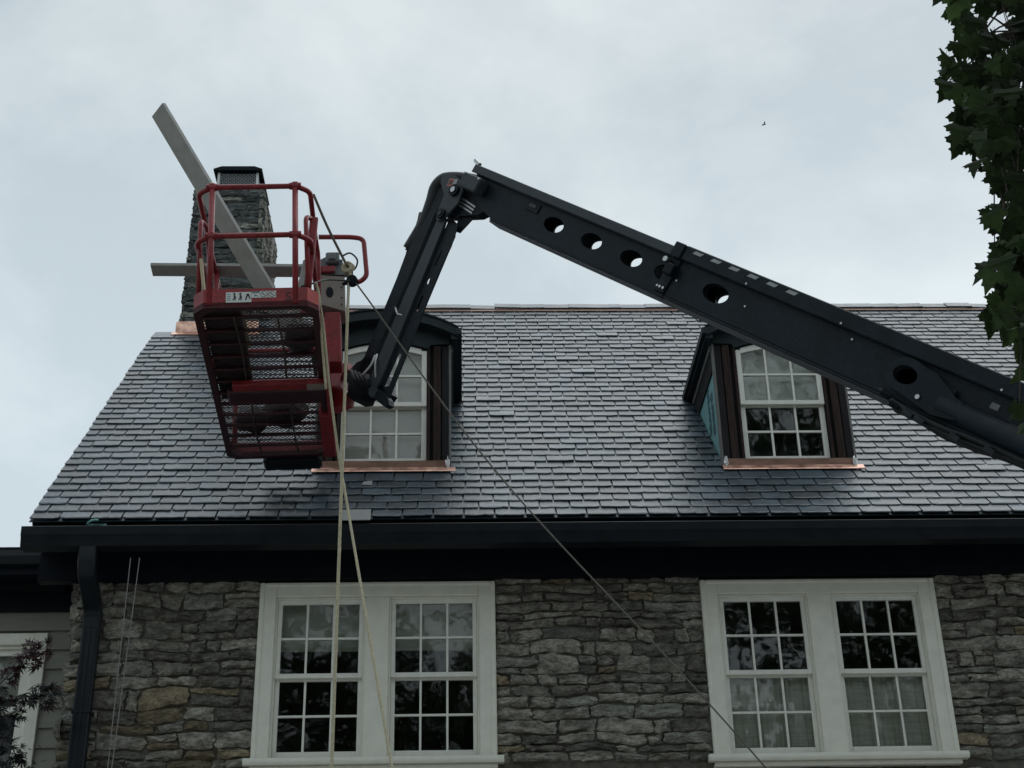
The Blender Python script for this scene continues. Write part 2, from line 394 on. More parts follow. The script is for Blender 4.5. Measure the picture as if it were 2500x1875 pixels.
# ---- windows
def sash(parent, x0, x1, z0, z1, yf, stile, rt_, rb, cols, rows, mun=.018, dep=.035, arc=None):
    """one sash: frame + glazing bars as one mesh, each pane its own object"""
    b = MB(); top = arc or (lambda x: z1)
    K = 12 if arc else 1
    gx0, gx1, gz0 = x0+stile, x1-stile, z0+rb
    b.bbox((x0, yf, z0), (gx0, yf+dep, top(x0)-(.0 if arc else 0)), .004); b.bbox((gx1, yf, z0), (x1, yf+dep, top(x1)), .004)
    b.bbox((gx0, yf+.001, z0), (gx1, yf+dep-.001, gz0), .004)
    xs = [gx0+(gx1-gx0)*i/K for i in range(K+1)]
    b.plate([[(x, top(x)) for x in xs]+[(x, top(x)-rt_) for x in reversed(xs)]], dep-.002, V((0, yf+.001, 0)), X, Z, Y_)
    gw = (gx1-gx0-(cols-1)*mun)/cols; zt = min(top(x)-rt_ for x in xs)
    zr = z1-rt_ if not arc else zt+.05
    gh = (zr-gz0-(rows-1)*mun)/rows
    for i in range(1, cols):
        xm = gx0+i*gw+(i-1)*mun; b.box((xm, yf+.004, gz0), (xm+mun, yf+dep-.004, top(xm+mun/2)-rt_))
    for k in range(1, rows):
        zm = gz0+k*gh+(k-1)*mun; b.box((gx0, yf+.006, zm), (gx1, yf+dep-.006, zm+mun))
    so_ = b.build('sash', 'sash_paint', parent)
    for k in range(rows):
        for i in range(cols):
            a0 = gx0+i*(gw+mun); a1 = a0+gw; c0 = gz0+k*(gh+mun); c1 = c0+gh
            p = MB(); yg = yf+dep*.55; tl = rng.uniform(-.0012, .0012); tl2 = rng.uniform(-.0012, .0012)
            if arc and k == rows-1:
                xs2 = [a0+(a1-a0)*j/5 for j in range(6)]
                p.plate([[(a0, c0), (a1, c0)]+[(x, top(x)-rt_) for x in reversed(xs2)]], .003, V((0, yg, 0)), X, Z, Y_)
            else: p.box((a0, yg, c0), (a1, yg+.003, c1))
            for q in p.v: q.y += tl*(1 if q.x > (a0+a1)/2 else -1)+tl2*(1 if q.z > (c0+c1)/2 else -1)
            p.build('pane', 'glass', parent)
    return so_
def curtain(x0, x1, z0, z1, y, label):
    b = MB(); n = 120
    ph = rng.uniform(0, 6)
    for k in range(6):
        for i in range(n+1):
            u = i/n; v_ = k/5
            b.v.append(V((x0+(x1-x0)*u, y+.036*(abs(math.sin(u*25+ph+math.sin(u*8)*1.6))**.7-.5)+.014*math.sin(u*57+v_*1.1)+.010*math.sin(u*13+v_*1.6), z0+(z1-z0)*v_)))
    for k in range(5):
        for i in range(n): b.f.append((k*(n+1)+i, k*(n+1)+i+1, (k+1)*(n+1)+i+1, (k+1)*(n+1)+i)); b.t.append(.5)
    o = b.build('curtain', 'curtain', None, True); md = o.modifiers.new('s', 'SOLIDIFY'); md.thickness = .004
    return tag(o, label, 'curtain')
def window(a, b, c, d, label):
    """pair of six-over-six double-hung sashes in one white casing"""
    m = MB(); yf = YW-.045
    cas, mul_, hd = .125, .205, .115
    mid = (a+b)/2
    m.bbox((a, yf, c), (a+cas, YW+.1, d), .008); m.bbox((b-cas, yf, c), (b, YW+.1, d), .008)
    m.bbox((a+cas, yf+.002, d-hd), (b-cas, YW+.1, d-.001), .008)
    m.bbox((mid-mul_/2, yf+.004, c), (mid+mul_/2, YW+.1, d-hd), .008)
    # backband moulding round the outer edge
    m.bbox((a-.018, yf-.012, c), (a+.025, YW+.02, d+.012), .008); m.bbox((b-.025, yf-.012, c), (b+.018, YW+.02, d+.012), .008); m.bbox((a+.025, yf-.011, d-.022), (b-.025, YW+.02, d+.011), .008)
    wo = m.build('window', 'white_paint', house); wo['label'] = label
    s = MB()
    prof = [(-.0, 0), (-.0, -.06), (-.075, -.06), (-.082, -.045), (-.085, -.03), (-.08, -.012), (-.07, -.001)]
    s.plate([[(yf+.01+p, c+q) for p, q in prof]+[(YW+.12, c)]], b-a+.14, V((a-.07, 0, 0)), Y_, Z, X)
    s.bbox((a-.02, YW-.075, c-.10), (b+.02, YW+.02, c-.061), .006)
    s.build('sill', 'white_paint', wo)
    for (x0, x1) in ((a+cas, mid-mul_/2), (mid+mul_/2, b-cas)):
        j = MB(); j.bbox((x0, yf+.03, c+.001), (x0+.016, YW+.12, d-hd-.001), .003); j.bbox((x1-.016, yf+.03, c+.001), (x1, YW+.12, d-hd-.001), .003); j.bbox((x0+.016, yf+.03, d-hd-.017), (x1-.016, YW+.12, d-hd-.001), .003)
        j.build('jamb', 'white_paint', wo)
        x0 += .017; x1 -= .017; zm = c+(d-hd-c)*.5-.01
        sash(wo, x0, x1, zm, d-hd-.018, YW-.005, .036, .04, .042, 3, 2)
        sash(wo, x0, x1, c+.003, zm+.015, YW+.035, .036, .03, .075, 3, 2)
    return wo
w1 = window(*WIN[0], 'white double window with roller blinds half drawn')
w2 = window(*WIN[1], 'white double window with gathered curtains in its lower sashes')
for k, (x0, x1, nm) in enumerate(((-1.56, -.83, 'left'), (-.60, .13, 'right'))):
    bl = MB(); bl.bbox((x0, YW+.13, 5.50), (x1, YW+.136, 5.95), .002); bl.cyl((x0, YW+.133, 5.495), (x1, YW+.133, 5.495), .011, 8)
    tag(bl.build('roller_blind', 'blind'), 'grey roller blind in the %s half of the window under the red basket' % nm, 'blind', 'roller blinds')
curtain(2.24, 2.98, 4.50, 5.235, YW+.115, 'pale gathered curtain in the left half of the right-hand window')
curtain(3.21, 3.95, 4.50, 5.235, YW+.115, 'pale gathered curtain in the right half of the right-hand window')

# ---- eaves: soffit, fascia, frieze, gutter, downspout
e = MB(); e.box((XL+.02, YE+.06, 6.325), (XR, YW+.25, 6.345)); e.build('soffit', 'black_paint', house)
e = MB(); e.box((XL+.02, YE+.055, 6.27), (XR, YE+.085, 6.43)); e.box((XL+.02, YW-.10, 6.062), (XR, YW+.0, 6.322)); e.build('fascia', 'black_paint', house)
for c in (): pass
gy = YE-.10
prof = [(gy+.155, 6.36), (gy, 6.365), (gy-.004, 6.355), (gy-.002, 6.29), (gy+.015, 6.27), (gy+.03, 6.235), (gy+.045, 6.19), (gy+.155, 6.19), (gy+.155, 6.205), (gy+.055, 6.205), (gy+.03, 6.26), (gy+.012, 6.30), (gy+.012, 6.345), (gy+.15, 6.34)]
gt = MB()
lip = [(gy, 6.365), (gy-.006, 6.358), (gy-.002, 6.29), (gy+.012, 6.272), (gy+.02, 6.24), (gy+.03, 6.195), (gy+.155, 6.190), (gy+.155, 6.36), (gy+.147, 6.36), (gy+.147, 6.20), (gy+.037, 6.205), (gy+.027, 6.245), (gy+.018, 6.278), (gy+.006, 6.294), (gy+.004, 6.352), (gy+.02, 6.358), (gy+.02, 6.365)]
gt.plate([lip], XR-XL+.05, V((XL-.02, 0, 0)), Y_, Z, X)
gt.plate([[(gy-.003, 6.362), (gy, 6.29), (gy+.014, 6.272), (gy+.022, 6.24), (gy+.032, 6.197), (gy+.153, 6.192), (gy+.153, 6.358)]], .006, V((XL-.021, 0, 0)), Y_, Z, X)
gut = gt.build('gutter', 'fascia_paint', house)
dsx = -3.10
def flat_tube(b, pts, wx, wy):
    """rectangular pipe following a path in the y-z plane"""
    rings = []
    for i, p in enumerate(pts):
        t = (pts[min(i+1, len(pts)-1)]-pts[max(i-1, 0)]).normalized(); n_ = X.cross(t).normalized(); e_ = .012
        rings.append([p+X*a_+n_*b_ for a_, b_ in ((-wx/2+e_, -wy/2), (wx/2-e_, -wy/2), (wx/2, -wy/2+e_), (wx/2, wy/2-e_), (wx/2-e_, wy/2), (-wx/2+e_, wy/2), (-wx/2, wy/2-e_), (-wx/2, -wy/2+e_))])
    fs_ = [(i*8+k, i*8+(k+1) % 8, (i+1)*8+(k+1) % 8, (i+1)*8+k) for i in range(len(rings)-1) for k in range(8)]
    fs_ += [tuple(range(8)), tuple((len(rings)-1)*8+k for k in range(8))]
    b.add([q for r0 in rings for q in r0], fs_)
ds = MB()
el = rpath([V((dsx, YE-.02, 6.20)), V((dsx, YE-.02, 6.02)), V((dsx, YW-.13, 5.78)), V((dsx, YW-.13, 5.62))], .12, 6)
flat_tube(ds, el, .145, .10)
dso = ds.build('downspout', 'brown_metal', house)
ds = MB(); flat_tube(ds, [V((dsx, YW-.13, 5.66)), V((dsx, YW-.13, 4.0)), V((dsx, YW-.13, .15))], .138, .094)
for sx0 in (-.045, .0, .045): ds.box((dsx+sx0-.008, YW-.184, .2), (dsx+sx0+.008, YW-.176, 5.6))
ds.build('pipe', 'brown_metal', dso)
sd_ = MB(); sd_.box((dsx-.078, YW-.185, 4.9), (dsx+.078, YW-.03, 4.93)); sd_.build('strap', 'brown_metal', dso)

# ---- roof deck and slates
dk = MB()
xs_c = CHX1
dk.plate([[(XL+.03, 0.), (XR, 0.), (XR, LEN), (xs_c, LEN), (xs_c, SCUT), (XL+.03, SCUT)]], -.08, V((0, YE, ZE))-RN*.004, X, RS, RN)
# rear slope
ry, rz = YE+LEN*CA, ZE+LEN*SA
dk.plate([[(xs_c, 0.), (XR, 0.), (XR, LEN), (xs_c-1.2, LEN), (xs_c-1.2, .6)]], -.08, V((0, ry+.06, rz)), X, V((0, CA, -SA)), V((0, SA, CA)))
roof = dk.build('roof', 'black_paint', house)
rk = MB(); rk.plate([[(0, -.02), (SCUT, -.02), (SCUT, -.16), (0, -.16)]], .02, V((XL+.028, YE, ZE)), RS, RN, X); rk.build('rake_board', 'black_paint', roof)
NC = 42; EXP = LEN/NC; PW = .262; THK = .012
def slate_mesh(wd_, r, name='slate', c0=0., c1=0.):
    """one slate: riven top, broken butt edge. local x across, y up the slope, z off the roof; c0,c1 cut the ends"""
    L_ = .30; n = 7; vs_, fs_ = [], []
    th = THK*r.uniform(.85, 1.1)
    bott = [(-wd_/2, r.uniform(0, .006))]
    chip = r.random()
    for i in range(1, n-1):
        bott.append((-wd_/2+wd_*i/(n-1)+r.uniform(-.008, .008), r.uniform(-.003, .005)+(.014*r.random() if chip < .25 and r.random() < .4 else 0)))
    bott.append((wd_/2, r.uniform(0, .006)))
    if r.random() < .5: bott[0] = (bott[0][0]+.0, bott[0][1]+r.uniform(.004, .018))
    if r.random() < .5: bott[-1] = (bott[-1][0], bott[-1][1]+r.uniform(.004, .018))
    sj = [r.uniform(-.002, .002) for _ in range(2)]
    ups = [(-wd_/2+sj[0], .08), (wd_/2+sj[1], .08), (-wd_/2, L_), (wd_/2, L_)]
    bz = r.uniform(.001, .004)
    # top surface: butt row, row 12 mm up, then mid and head
    for x, y in bott: vs_.append(V((x, y, th-bz*r.uniform(.6, 1.6))))              # 0..n-1 butt top arris
    for x, y in bott: vs_.append(V((x*(1-.01*r.random()), y+r.uniform(.01, .022), th+r.uniform(-.0006, .0008))))   # n..2n-1
    vs_ += [V((ups[0][0], ups[0][1], th)), V((ups[1][0], ups[1][1], th)), V((ups[2][0], ups[2][1], th)), V((ups[3][0], ups[3][1], th))]
    for x, y in bott: vs_.append(V((x, y-.001, 0)))                              # butt underside
    vs_ += [V((ups[2][0], L_, 0)), V((ups[3][0], L_, 0))]
    for i in range(n-1): fs_.append((i, i+1, n+i+1, n+i))
    a, b, c, d = 2*n, 2*n+1, 2*n+2, 2*n+3; u0 = 2*n+4
    fs_.append(tuple(range(n, 2*n))+(b, a)); fs_.append((a, b, d, c))
    for i in range(n-1): fs_.append((u0+i, u0+i+1, i+1, i))
    fs_.append((u0, 0, n, a, c, u0+n)); fs_.append((u0+n-1, u0+n+1, d, b, 2*n-1, n-1))
    return vs_, fs_
rs = random.Random(5)
VAR = []
def mesh_from(vs_, fs_, name, m, tint):
    me = bpy.data.meshes.new(name); me.from_pydata([tuple(q) for q in vs_], [], fs_)
    at = me.attributes.new('tint', 'FLOAT', 'FACE'); at.data.foreach_set('value', [tint]*len(fs_))
    bm = bmesh.new(); bm.from_mesh(me); bmesh.ops.recalc_face_normals(bm, faces=bm.faces); bm.to_mesh(me); bm.free()
    me.materials.append(MATS[m]); return me
for k in range(40):
    vs_, fs_ = slate_mesh(PW-.013, rs); t = min(1, max(0, rs.gauss(.5, .24)))
    VAR.append((vs_, fs_, t, mesh_from(vs_, fs_, 'slate', 'slate', t)))
DORM = [-.716, 3.053]; DHW = .62; YD = 12.555
TILT = math.atan(THK*1.12/EXP)
pieces = []
for i in range(NC):
    s0 = i*EXP-.02
    x = XL + (0 if i % 2 == 0 else -PW/2) + rs.uniform(-.012, .012)
    if i % 2: x0s = [(XL+rs.uniform(-.006, .006), PW/2+rs.uniform(-.02, .02))]
    else: x0s = [(XL+rs.uniform(-.006, .006), PW+rs.uniform(-.02, .02))]
    xa = x0s[0][0]+x0s[0][1]
    while xa < XR: x0s.append((xa, PW)); xa += PW
    for (xa, ww) in x0s:
      if True:
        xc = xa+ww/2; s = s0+rs.uniform(-.003, .003)
        if xc < CHX1+.03 and s+EXP > SCUT: continue
        yc = YE+s*CA
        parts = [(xa, ww)]
        for dx in DORM:
            if YD-.16 < yc < 13.95 and xa < dx+DHW and xa+ww > dx-DHW:
                parts = []
                if dx-DHW-xa > .03: parts.append((xa, dx-DHW-xa))
                if xa+ww-dx-DHW > .03: parts.append((dx+DHW, xa+ww-dx-DHW))
      for (xa, ww) in parts:
        xc = xa+ww/2
        rot = rs.uniform(-.006, .006); lift = THK*2.1+rs.uniform(0, .0025)+(.005 if rs.random() < .03 else 0)
        M = Matrix.Translation(RP(xc, s, lift)) @ Matrix(((1, 0, 0), (0, CA, -SA), (0, SA, CA))).to_4x4() @ Matrix.Rotation(rot, 4, 'Z') @ Matrix.Rotation(-TILT, 4, 'X')
        pieces.append((i, xc, ww, M))
n_ind = 0; rest = MB()
for (i, xc, ww, M) in pieces:
    px_, py_ = pxy(M.translation)
    full = abs(ww-PW) < 1e-6
    if full: vs_, fs_, t, me = VAR[rs.randrange(40)]
    else:
        vs_, fs_ = slate_mesh(ww-.013, rs); t = rs.random(); me = None
    if n_ind < 300 and -20 < px_ < W+20:
        if me is None: me = mesh_from(vs_, fs_, 'slate', 'slate', t)
        link('slate', me, roof, M); n_ind += 1
    else:
        rest.cur = t; rest.add([M @ q for q in vs_], fs_)
o = rest.build('upper_slates', 'slate', roof); o['kind'] = 'stuff'
# starter course under the first butts
st = MB(); st.box((XL+.01, 0, 0), (XR, .12, .008), Matrix.Translation(RP(0, -.022, -.002)) @ Matrix(((1, 0, 0), (0, CA, -SA), (0, SA, CA))).to_4x4()); st.build('starter_strip', 'slate', roof)
# ridge: copper strip and capping slates
cs = MB(); cs.plate([[(CHX1, -.19), (XR, -.19), (XR, .0), (CHX1, .0)]], .004, RP(0, LEN, .040), X, RS, RN); cs.build('ridge_flashing', 'copper_worn', roof)
x = CHX1+.02; k = 0
while x < XR:
    vs_, fs_ = stone(.3, .2, .006, rs)
    b = MB(); b.cur = rs.random(); lw = .31+rs.uniform(-.02, .03); tz = rs.uniform(-.006, .010)
    Mr = Matrix.Translation(RP(x+lw/2, LEN-.06, 0.048+(.008 if k % 2 else 0)+tz)) @ Matrix(((1, 0, 0), (0, CA, -SA), (0, SA, CA))).to_4x4() @ Matrix.Rotation(rs.uniform(-.03, .03), 4, 'Y')
    b.bbox((-lw/2-.02, -.055, 0), (lw/2, .10, .012), .003, Mr); b.build('ridge_slate', 'slate', roof); x += lw; k += 1

# ---- chimney
ch = MB(); ch.box((CHX0+.04, CHY0+.04, 9.), (CHX1-.04, CHY1-.04, CHZ-.03)); chim = ch.build('chimney', 'mortar', house)
rs = random.Random(11)
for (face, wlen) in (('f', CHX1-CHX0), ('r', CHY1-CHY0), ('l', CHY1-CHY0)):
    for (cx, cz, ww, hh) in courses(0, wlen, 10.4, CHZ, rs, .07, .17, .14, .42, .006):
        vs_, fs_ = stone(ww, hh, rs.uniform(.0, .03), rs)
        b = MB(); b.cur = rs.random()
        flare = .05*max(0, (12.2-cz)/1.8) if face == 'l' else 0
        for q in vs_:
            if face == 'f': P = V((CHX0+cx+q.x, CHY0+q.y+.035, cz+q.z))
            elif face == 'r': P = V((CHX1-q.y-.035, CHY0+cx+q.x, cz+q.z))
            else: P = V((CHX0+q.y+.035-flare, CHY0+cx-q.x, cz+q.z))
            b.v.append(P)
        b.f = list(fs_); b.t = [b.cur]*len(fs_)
        b.build('stone', 'stone' if face == 'r' else ('stone_shaded' if rs.random() < .85 else 'stone_blue'), chim)  # right face takes paler stone: its sunlit side is put into the colour
cw = MB(); cw.bbox((CHX0+.02, CHY0+.03, CHZ-.03), (CHX1-.02, CHY1-.03, CHZ+.02), .015); cw.build('crown', 'mortar', chim)
cp = MB(); cx0, cx1, cy0, cy1 = CHX0+.27, CHX1-.12, CHY0+.10, CHY0+.8
cp.bbox((cx0, cy0, CHZ+.02), (cx1, cy1, CHZ+.05), .004)
for xx in (cx0, cx1-.03):
    for yy in (cy0, cy1-.03): cp.bbox((xx, yy, CHZ+.05), (xx+.03, yy+.03, CHZ+.30), .003)
cap = cp.build('spark_arrestor', 'zinc', chim)
ld = MB(); ld.plate([[(cx0-.05, 0), (cx1+.05, 0), (cx1+.05, .022), (cx1-.05, .06), (cx0+.05, .06), (cx0-.05, .022)]], cy1-cy0+.1, V((0, cy0-.05, CHZ+.30)), X, Z, Y_); ld.build('lid', 'black_paint', cap)
ms_ = MB(); nn = 18
def mesh_panel(b, o, ux, uy, lu, lv, du, dv, r):
    """expanded metal: zigzag strands forming diamonds"""
    un = ux.cross(uy); nu = int(lu/du); nv = int(lv/dv)
    for j in range(nv+1):
        for i in range(nu):
            for sgn in (1, -1):
                a = (i*du, j*dv+(dv/2*sgn if i % 2 else 0)); c = ((i+1)*du, j*dv+(0 if i % 2 else dv/2*sgn))
                if not (-1e-6 <= a[1] <= lv+1e-6 and -1e-6 <= c[1] <= lv+1e-6): continue
                A = o+ux*a[0]+uy*a[1]; C = o+ux*c[0]+uy*c[1]; t = (C-A).normalized(); s_ = un.cross(t)*r
                b.add([A-s_, C-s_, C+s_, A+s_, A-s_+un*r, C-s_+un*r, C+s_+un*r, A+s_+un*r], [(0, 1, 2, 3), (7, 6, 5, 4), (0, 4, 5, 1), (2, 6, 7, 3)])
mesh_panel(ms_, V((cx0+.03, cy0+.008, CHZ+.05)), X, Z, cx1-cx0-.06, .25, .025, .042, .0036)
ms_.build('mesh_screen', 'tape', cap); ms_ = MB()
mesh_panel(ms_, V((cx1-.008, cy0+.03, CHZ+.05)), Y_, Z, cy1-cy0-.06, .25, .025, .042, .0036)
ms_.build('mesh_screen', 'tape', cap)
fl_ = MB(); fl_.box((cx0+.06, cy0+.06, CHZ+.05), (cx1-.06, cy1-.06, CHZ+.29)); fl_.build('flue', 'black_paint', cap)
# copper flashing at the foot of the chimney
zr_ = ZE+SCUT*SA
fl_ = MB(); fl_.box((CHX0-.03, CHY0-.045, zr_-.10), (CHX1+.03, CHY0-.02, zr_+.20)); fl_.box((CHX0-.05, CHY0-.02, zr_-.10), (CHX0-.02, CHY1, zr_+.20))
fl_.plate([[(XL+.22, -.07), (CHX1+.05, -.07), (CHX1+.05, .02), (XL+.22, .02)]], .004, RP(0, SCUT, .034), X, RS, RN)
fl_.box((XL+.20, YE+SCUT*CA-.01, zr_-.02), (CHX0-.03, CHY1, zr_+.035)); fl_.build('copper_flashing', 'copper', chim)
rk = MB(); rk.box((XL+.03, YE+SCUT*CA+.01, zr_-.25), (CHX0-.03, CHY1, zr_-.03)); rk.build('gable_return', 'black_paint', chim)

# ---- dormers
def dormer(cx, label, blind):
    zs, zt, zc = 7.32, 8.485, 8.64        # sill, spring of the arch, eave corner
    hw, rw, oh = DHW, .705, .15
    arcw = lambda x: zt+.075*(1-((x-cx)/.405)**2)
    ym = YE+(zc-ZE)/math.tan(AL)
    zroof = lambda y: ZE+(y-YE)*math.tan(AL)
    # body: studs either side of the opening, head above it
    b = MB(); opening = [(cx-.41, zs-.02), (cx+.41, zs-.02)]+[(cx+.41-.82*i/10, arcw(cx+.41-.82*i/10)+.004) for i in range(11)]
    b.plate([[(cx-hw+.02, zs-.12), (cx+hw-.02, zs-.12), (cx+hw-.02, 8.62), (cx-hw+.02, 8.62)], opening], .10, V((0, YD+.03, 0)), X, Z, Y_)
    body = b.build('dormer', 'dark_timber', house); body['label'] = label
    for sg in (-1, 1):
        q = lambda a_, c_: sorted((cx+sg*a_, cx+sg*c_))
        for (n_, a_, c_, y0, m) in (('corner_post', hw, .545, YD-.005, 'dark_timber'), ('stud', .535, .465, YD-.012, 'old_timber'), ('jamb', .432, .408, YD-.012, 'old_timber')):
            x0, x1 = q(a_, c_); p = MB(); p.bbox((x0, y0, zs-.03), (x1, YD+.028, 8.53), .004); p.build(n_, m, body)
        # cheek with membrane and the grey corner board at its front edge
        xa = cx+sg*hw
        c = MB(); tri = [(YD+.02, zroof(YD)-.04), (YD+.02, 8.6), (YE+(8.6-ZE)/math.tan(AL), 8.6)]
        c.plate([tri], .02, V((min(xa, xa-sg*.02), 0, 0)), Y_, Z, X); ck = c.build('cheek', 'membrane', body)
        p = MB(); x0, x1 = sorted((xa-sg*.01, xa+sg*.012)); p.bbox((x0, YD-.008, zs-.10), (x1, YD+.055, 8.55), .003); p.build('corner_board', 'grey_timber', body)
        # eave box running back to the main roof
        x0, x1 = sorted((cx+sg*(hw+.012), cx+sg*rw))
        p = MB(); p.plate([[(YD-oh+.02, zc-.10), (YD-oh+.02, zc), (ym+.10, zc), (ym-.03, zc-.10)]], x1-x0, V((x0, 0, 0)), Y_, Z, X); p.build('eave_box', 'dormer_trim', body)
        x0, x1 = sorted((cx+sg*(rw-.03), cx+sg*(rw+.03)))
        p = MB(); p.plate([[(YD-oh-.01, zc-.062), (YD-oh-.01, zc+.004), (ym+.06, zc+.004), (ym, zc-.062)]], x1-x0, V((x0, 0, 0)), Y_, Z, X); p.build('eave_gutter', 'dormer_trim', body)
        x0, x1 = sorted((cx+sg*(hw+.005), cx+sg*(hw+.03)))
        p = MB(); p.plate([[(YD+.02, zc-.16), (YD+.02, zc-.10), (ym-.06, zc-.10), (ym-.12, zc-.16)]], x1-x0, V((x0, 0, 0)), Y_, Z, X); p.build('frieze_board', 'grey_timber', body)
        p = MB(); p.plate([[(YD+.057, zc-.36), (YD+.057, zc-.162), (ym-.13, zc-.162), (ym-.335, zc-.36)]], .012, V((min(xa, xa+sg*.014), 0, 0)), Y_, Z, X); p.build('cheek_dark_strip', 'dark_timber', body)  # dark strip across the top of the cheek
        fo = MB(); bm = bmesh.new(); bmesh.ops.create_icosphere(bm, subdivisions=2, radius=1)
        for v_ in bm.verts:
            d_ = v_.co*(1+1.3*noise.noise(v_.co*2.6+V((cx, sg, 3)))); v_.co = V((cx+sg*(hw-.02)+d_.x*.018, YD-.05+d_.y*.02, zs-.06+d_.z*.06))
        bm.verts.index_update(); fo.add([v_.co for v_ in bm.verts], [[q_.index for q_ in f.verts] for f in bm.faces]); bm.free(); fo.build('flashing_foil', 'foil', body)
    # pediment panel under the barrel roof
    KR = 16; top = lambda x: zc+.20*(1-abs((x-cx)/rw)**2.2)
    xs = [cx-rw+2*rw*i/KR for i in range(KR+1)]
    lo = [(cx+hw, 8.545), (cx+.44, 8.535)]+[(cx+.41-.82*i/10, arcw(cx+.41-.82*i/10)+.012) for i in range(11)]+[(cx-.44, 8.535), (cx-hw, 8.545)]
    p = MB(); p.plate([[(x, top(x)-.03) for x in xs if abs(x-cx) <= hw+.001]+lo], .03, V((0, YD-.025, 0)), X, Z, Y_); p.build('pediment_panel', 'dormer_trim', body)
    # cornice following the curve and barrel roof shell
    p = MB(); p.plate([[(x, top(x)+.002) for x in xs]+[(x, top(x)-.085) for x in reversed(xs)]], .04, V((0, YD-oh, 0)), X, Z, Y_); p.build('cornice', 'dormer_trim', body)
    p = MB(); p.plate([[(x, top(x)-.05) for x in xs]+[(x, top(x)-.085) for x in reversed(xs)]], oh-.07, V((0, YD-oh+.041, 0)), X, Z, Y_); p.build('cornice_soffit', 'dormer_trim', body)
    p = MB()
    for y in (YD-oh-.012, 14.35):
        for x in xs: p.v.append(V((x, y, top(x)+.004)))
        for x in xs: p.v.append(V((x, y, top(x)+.022)))
    n_ = KR+1
    for i in range(KR):
        p.f += [(i, i+1, 2*n_+i+1, 2*n_+i), (n_+i, 3*n_+i, 3*n_+i+1, n_+i+1), (i, n_+i, n_+i+1, i+1), (2*n_+i, 2*n_+i+1, 3*n_+i+1, 3*n_+i)]
    p.f += [(0, 2*n_, 3*n_, n_), (KR, n_+KR, 3*n_+KR, 2*n_+KR)]; p.t = [.5]*len(p.f); p.build('dormer_roof', 'fascia_paint', body)
    # double-hung sashes
    sash(body, cx-.402, cx+.402, 7.895, 8.56, YD+.005, .05, .058, .045, 3, 2, arc=arcw, mun=.02)
    sash(body, cx-.402, cx+.402, zs, 7.915, YD+.045, .05, .03, .055, 3, 2, mun=.02)
    # copper sill pan
    p = MB(); p.plate([[(YD+.02, zs-.005), (YD-.05, zs-.012), (YD-.05, zs-.10), (YD-.04, zs-.12), (YD+.02, zs-.12)]], 2*hw+.02-.06, V((cx-hw+.02, 0, 0)), Y_, Z, X); p.build('copper_sill', 'copper_worn', body)
    p = MB(); p.plate([[(YD-.0505, zs-.078), (YD-.098, zs-.130), (YD-.104, zs-.142), (YD-.0505, zs-.092)]], 2*hw+.07, V((cx-hw-.02, 0, 0)), Y_, Z, X); p.build('copper_apron', 'copper', body)
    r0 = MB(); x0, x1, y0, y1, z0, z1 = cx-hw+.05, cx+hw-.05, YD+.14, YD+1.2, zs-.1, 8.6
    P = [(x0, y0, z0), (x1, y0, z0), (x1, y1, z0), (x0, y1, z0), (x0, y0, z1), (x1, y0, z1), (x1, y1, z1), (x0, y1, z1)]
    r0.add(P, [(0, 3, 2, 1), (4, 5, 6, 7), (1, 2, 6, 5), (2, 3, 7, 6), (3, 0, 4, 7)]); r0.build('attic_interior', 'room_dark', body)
    return body
d1 = dormer(DORM[0], 'dormer behind the jib with pale sheeting in both sashes', True)
d2 = dormer(DORM[1], 'dormer partly hidden by the boom with dark lower sash', False)
def sheeting(x0, x1, z0, z1, y, label, seed):
    b = MB(); n, m = 26, 14
    for k in range(m+1):
        for i in range(n+1):
            u, v_ = i/n, k/m
            b.v.append(V((x0+(x1-x0)*u, y+.022*noise.noise(V((u*3+seed, v_*5, 1)))+.012*noise.noise(V((u*7, v_*16+seed, 4))), z0+(z1-z0)*v_)))
    for k in range(m):
        for i in range(n): b.f.append((k*(n+1)+i, k*(n+1)+i+1, (k+1)*(n+1)+i+1, (k+1)*(n+1)+i)); b.t.append(.5)
    o = b.build('plastic_sheeting', 'blind_pale', None, True); md = o.modifiers.new('s', 'SOLIDIFY'); md.thickness = .002
    return tag(o, label, 'sheeting')
sheeting(DORM[0]-.40, DORM[0]+.40, 7.31, 8.56, YD+.115, 'pale sheeting filling the whole dormer window behind the jib', 1.)
sheeting(DORM[1]-.40, DORM[1]+.40, 7.905, 8.56, YD+.115, 'wrinkled pale sheeting behind the upper sash of the right dormer', 8.)
# printed lettering on the membrane of the right dormer's left cheek
xa = DORM[1]-DHW-.0015
text_mesh('storm', .20, V((xa, YD+.40, 7.78)), Z, V((0, 1, 0)), 'print_ink', 'membrane_print', d2, .0008, bold=.009)
text_mesh('guard', .20, V((xa, YD+.22, 7.70)), Z, V((0, 1, 0)), 'print_ink', 'membrane_print', d2, .0008, bold=.009)

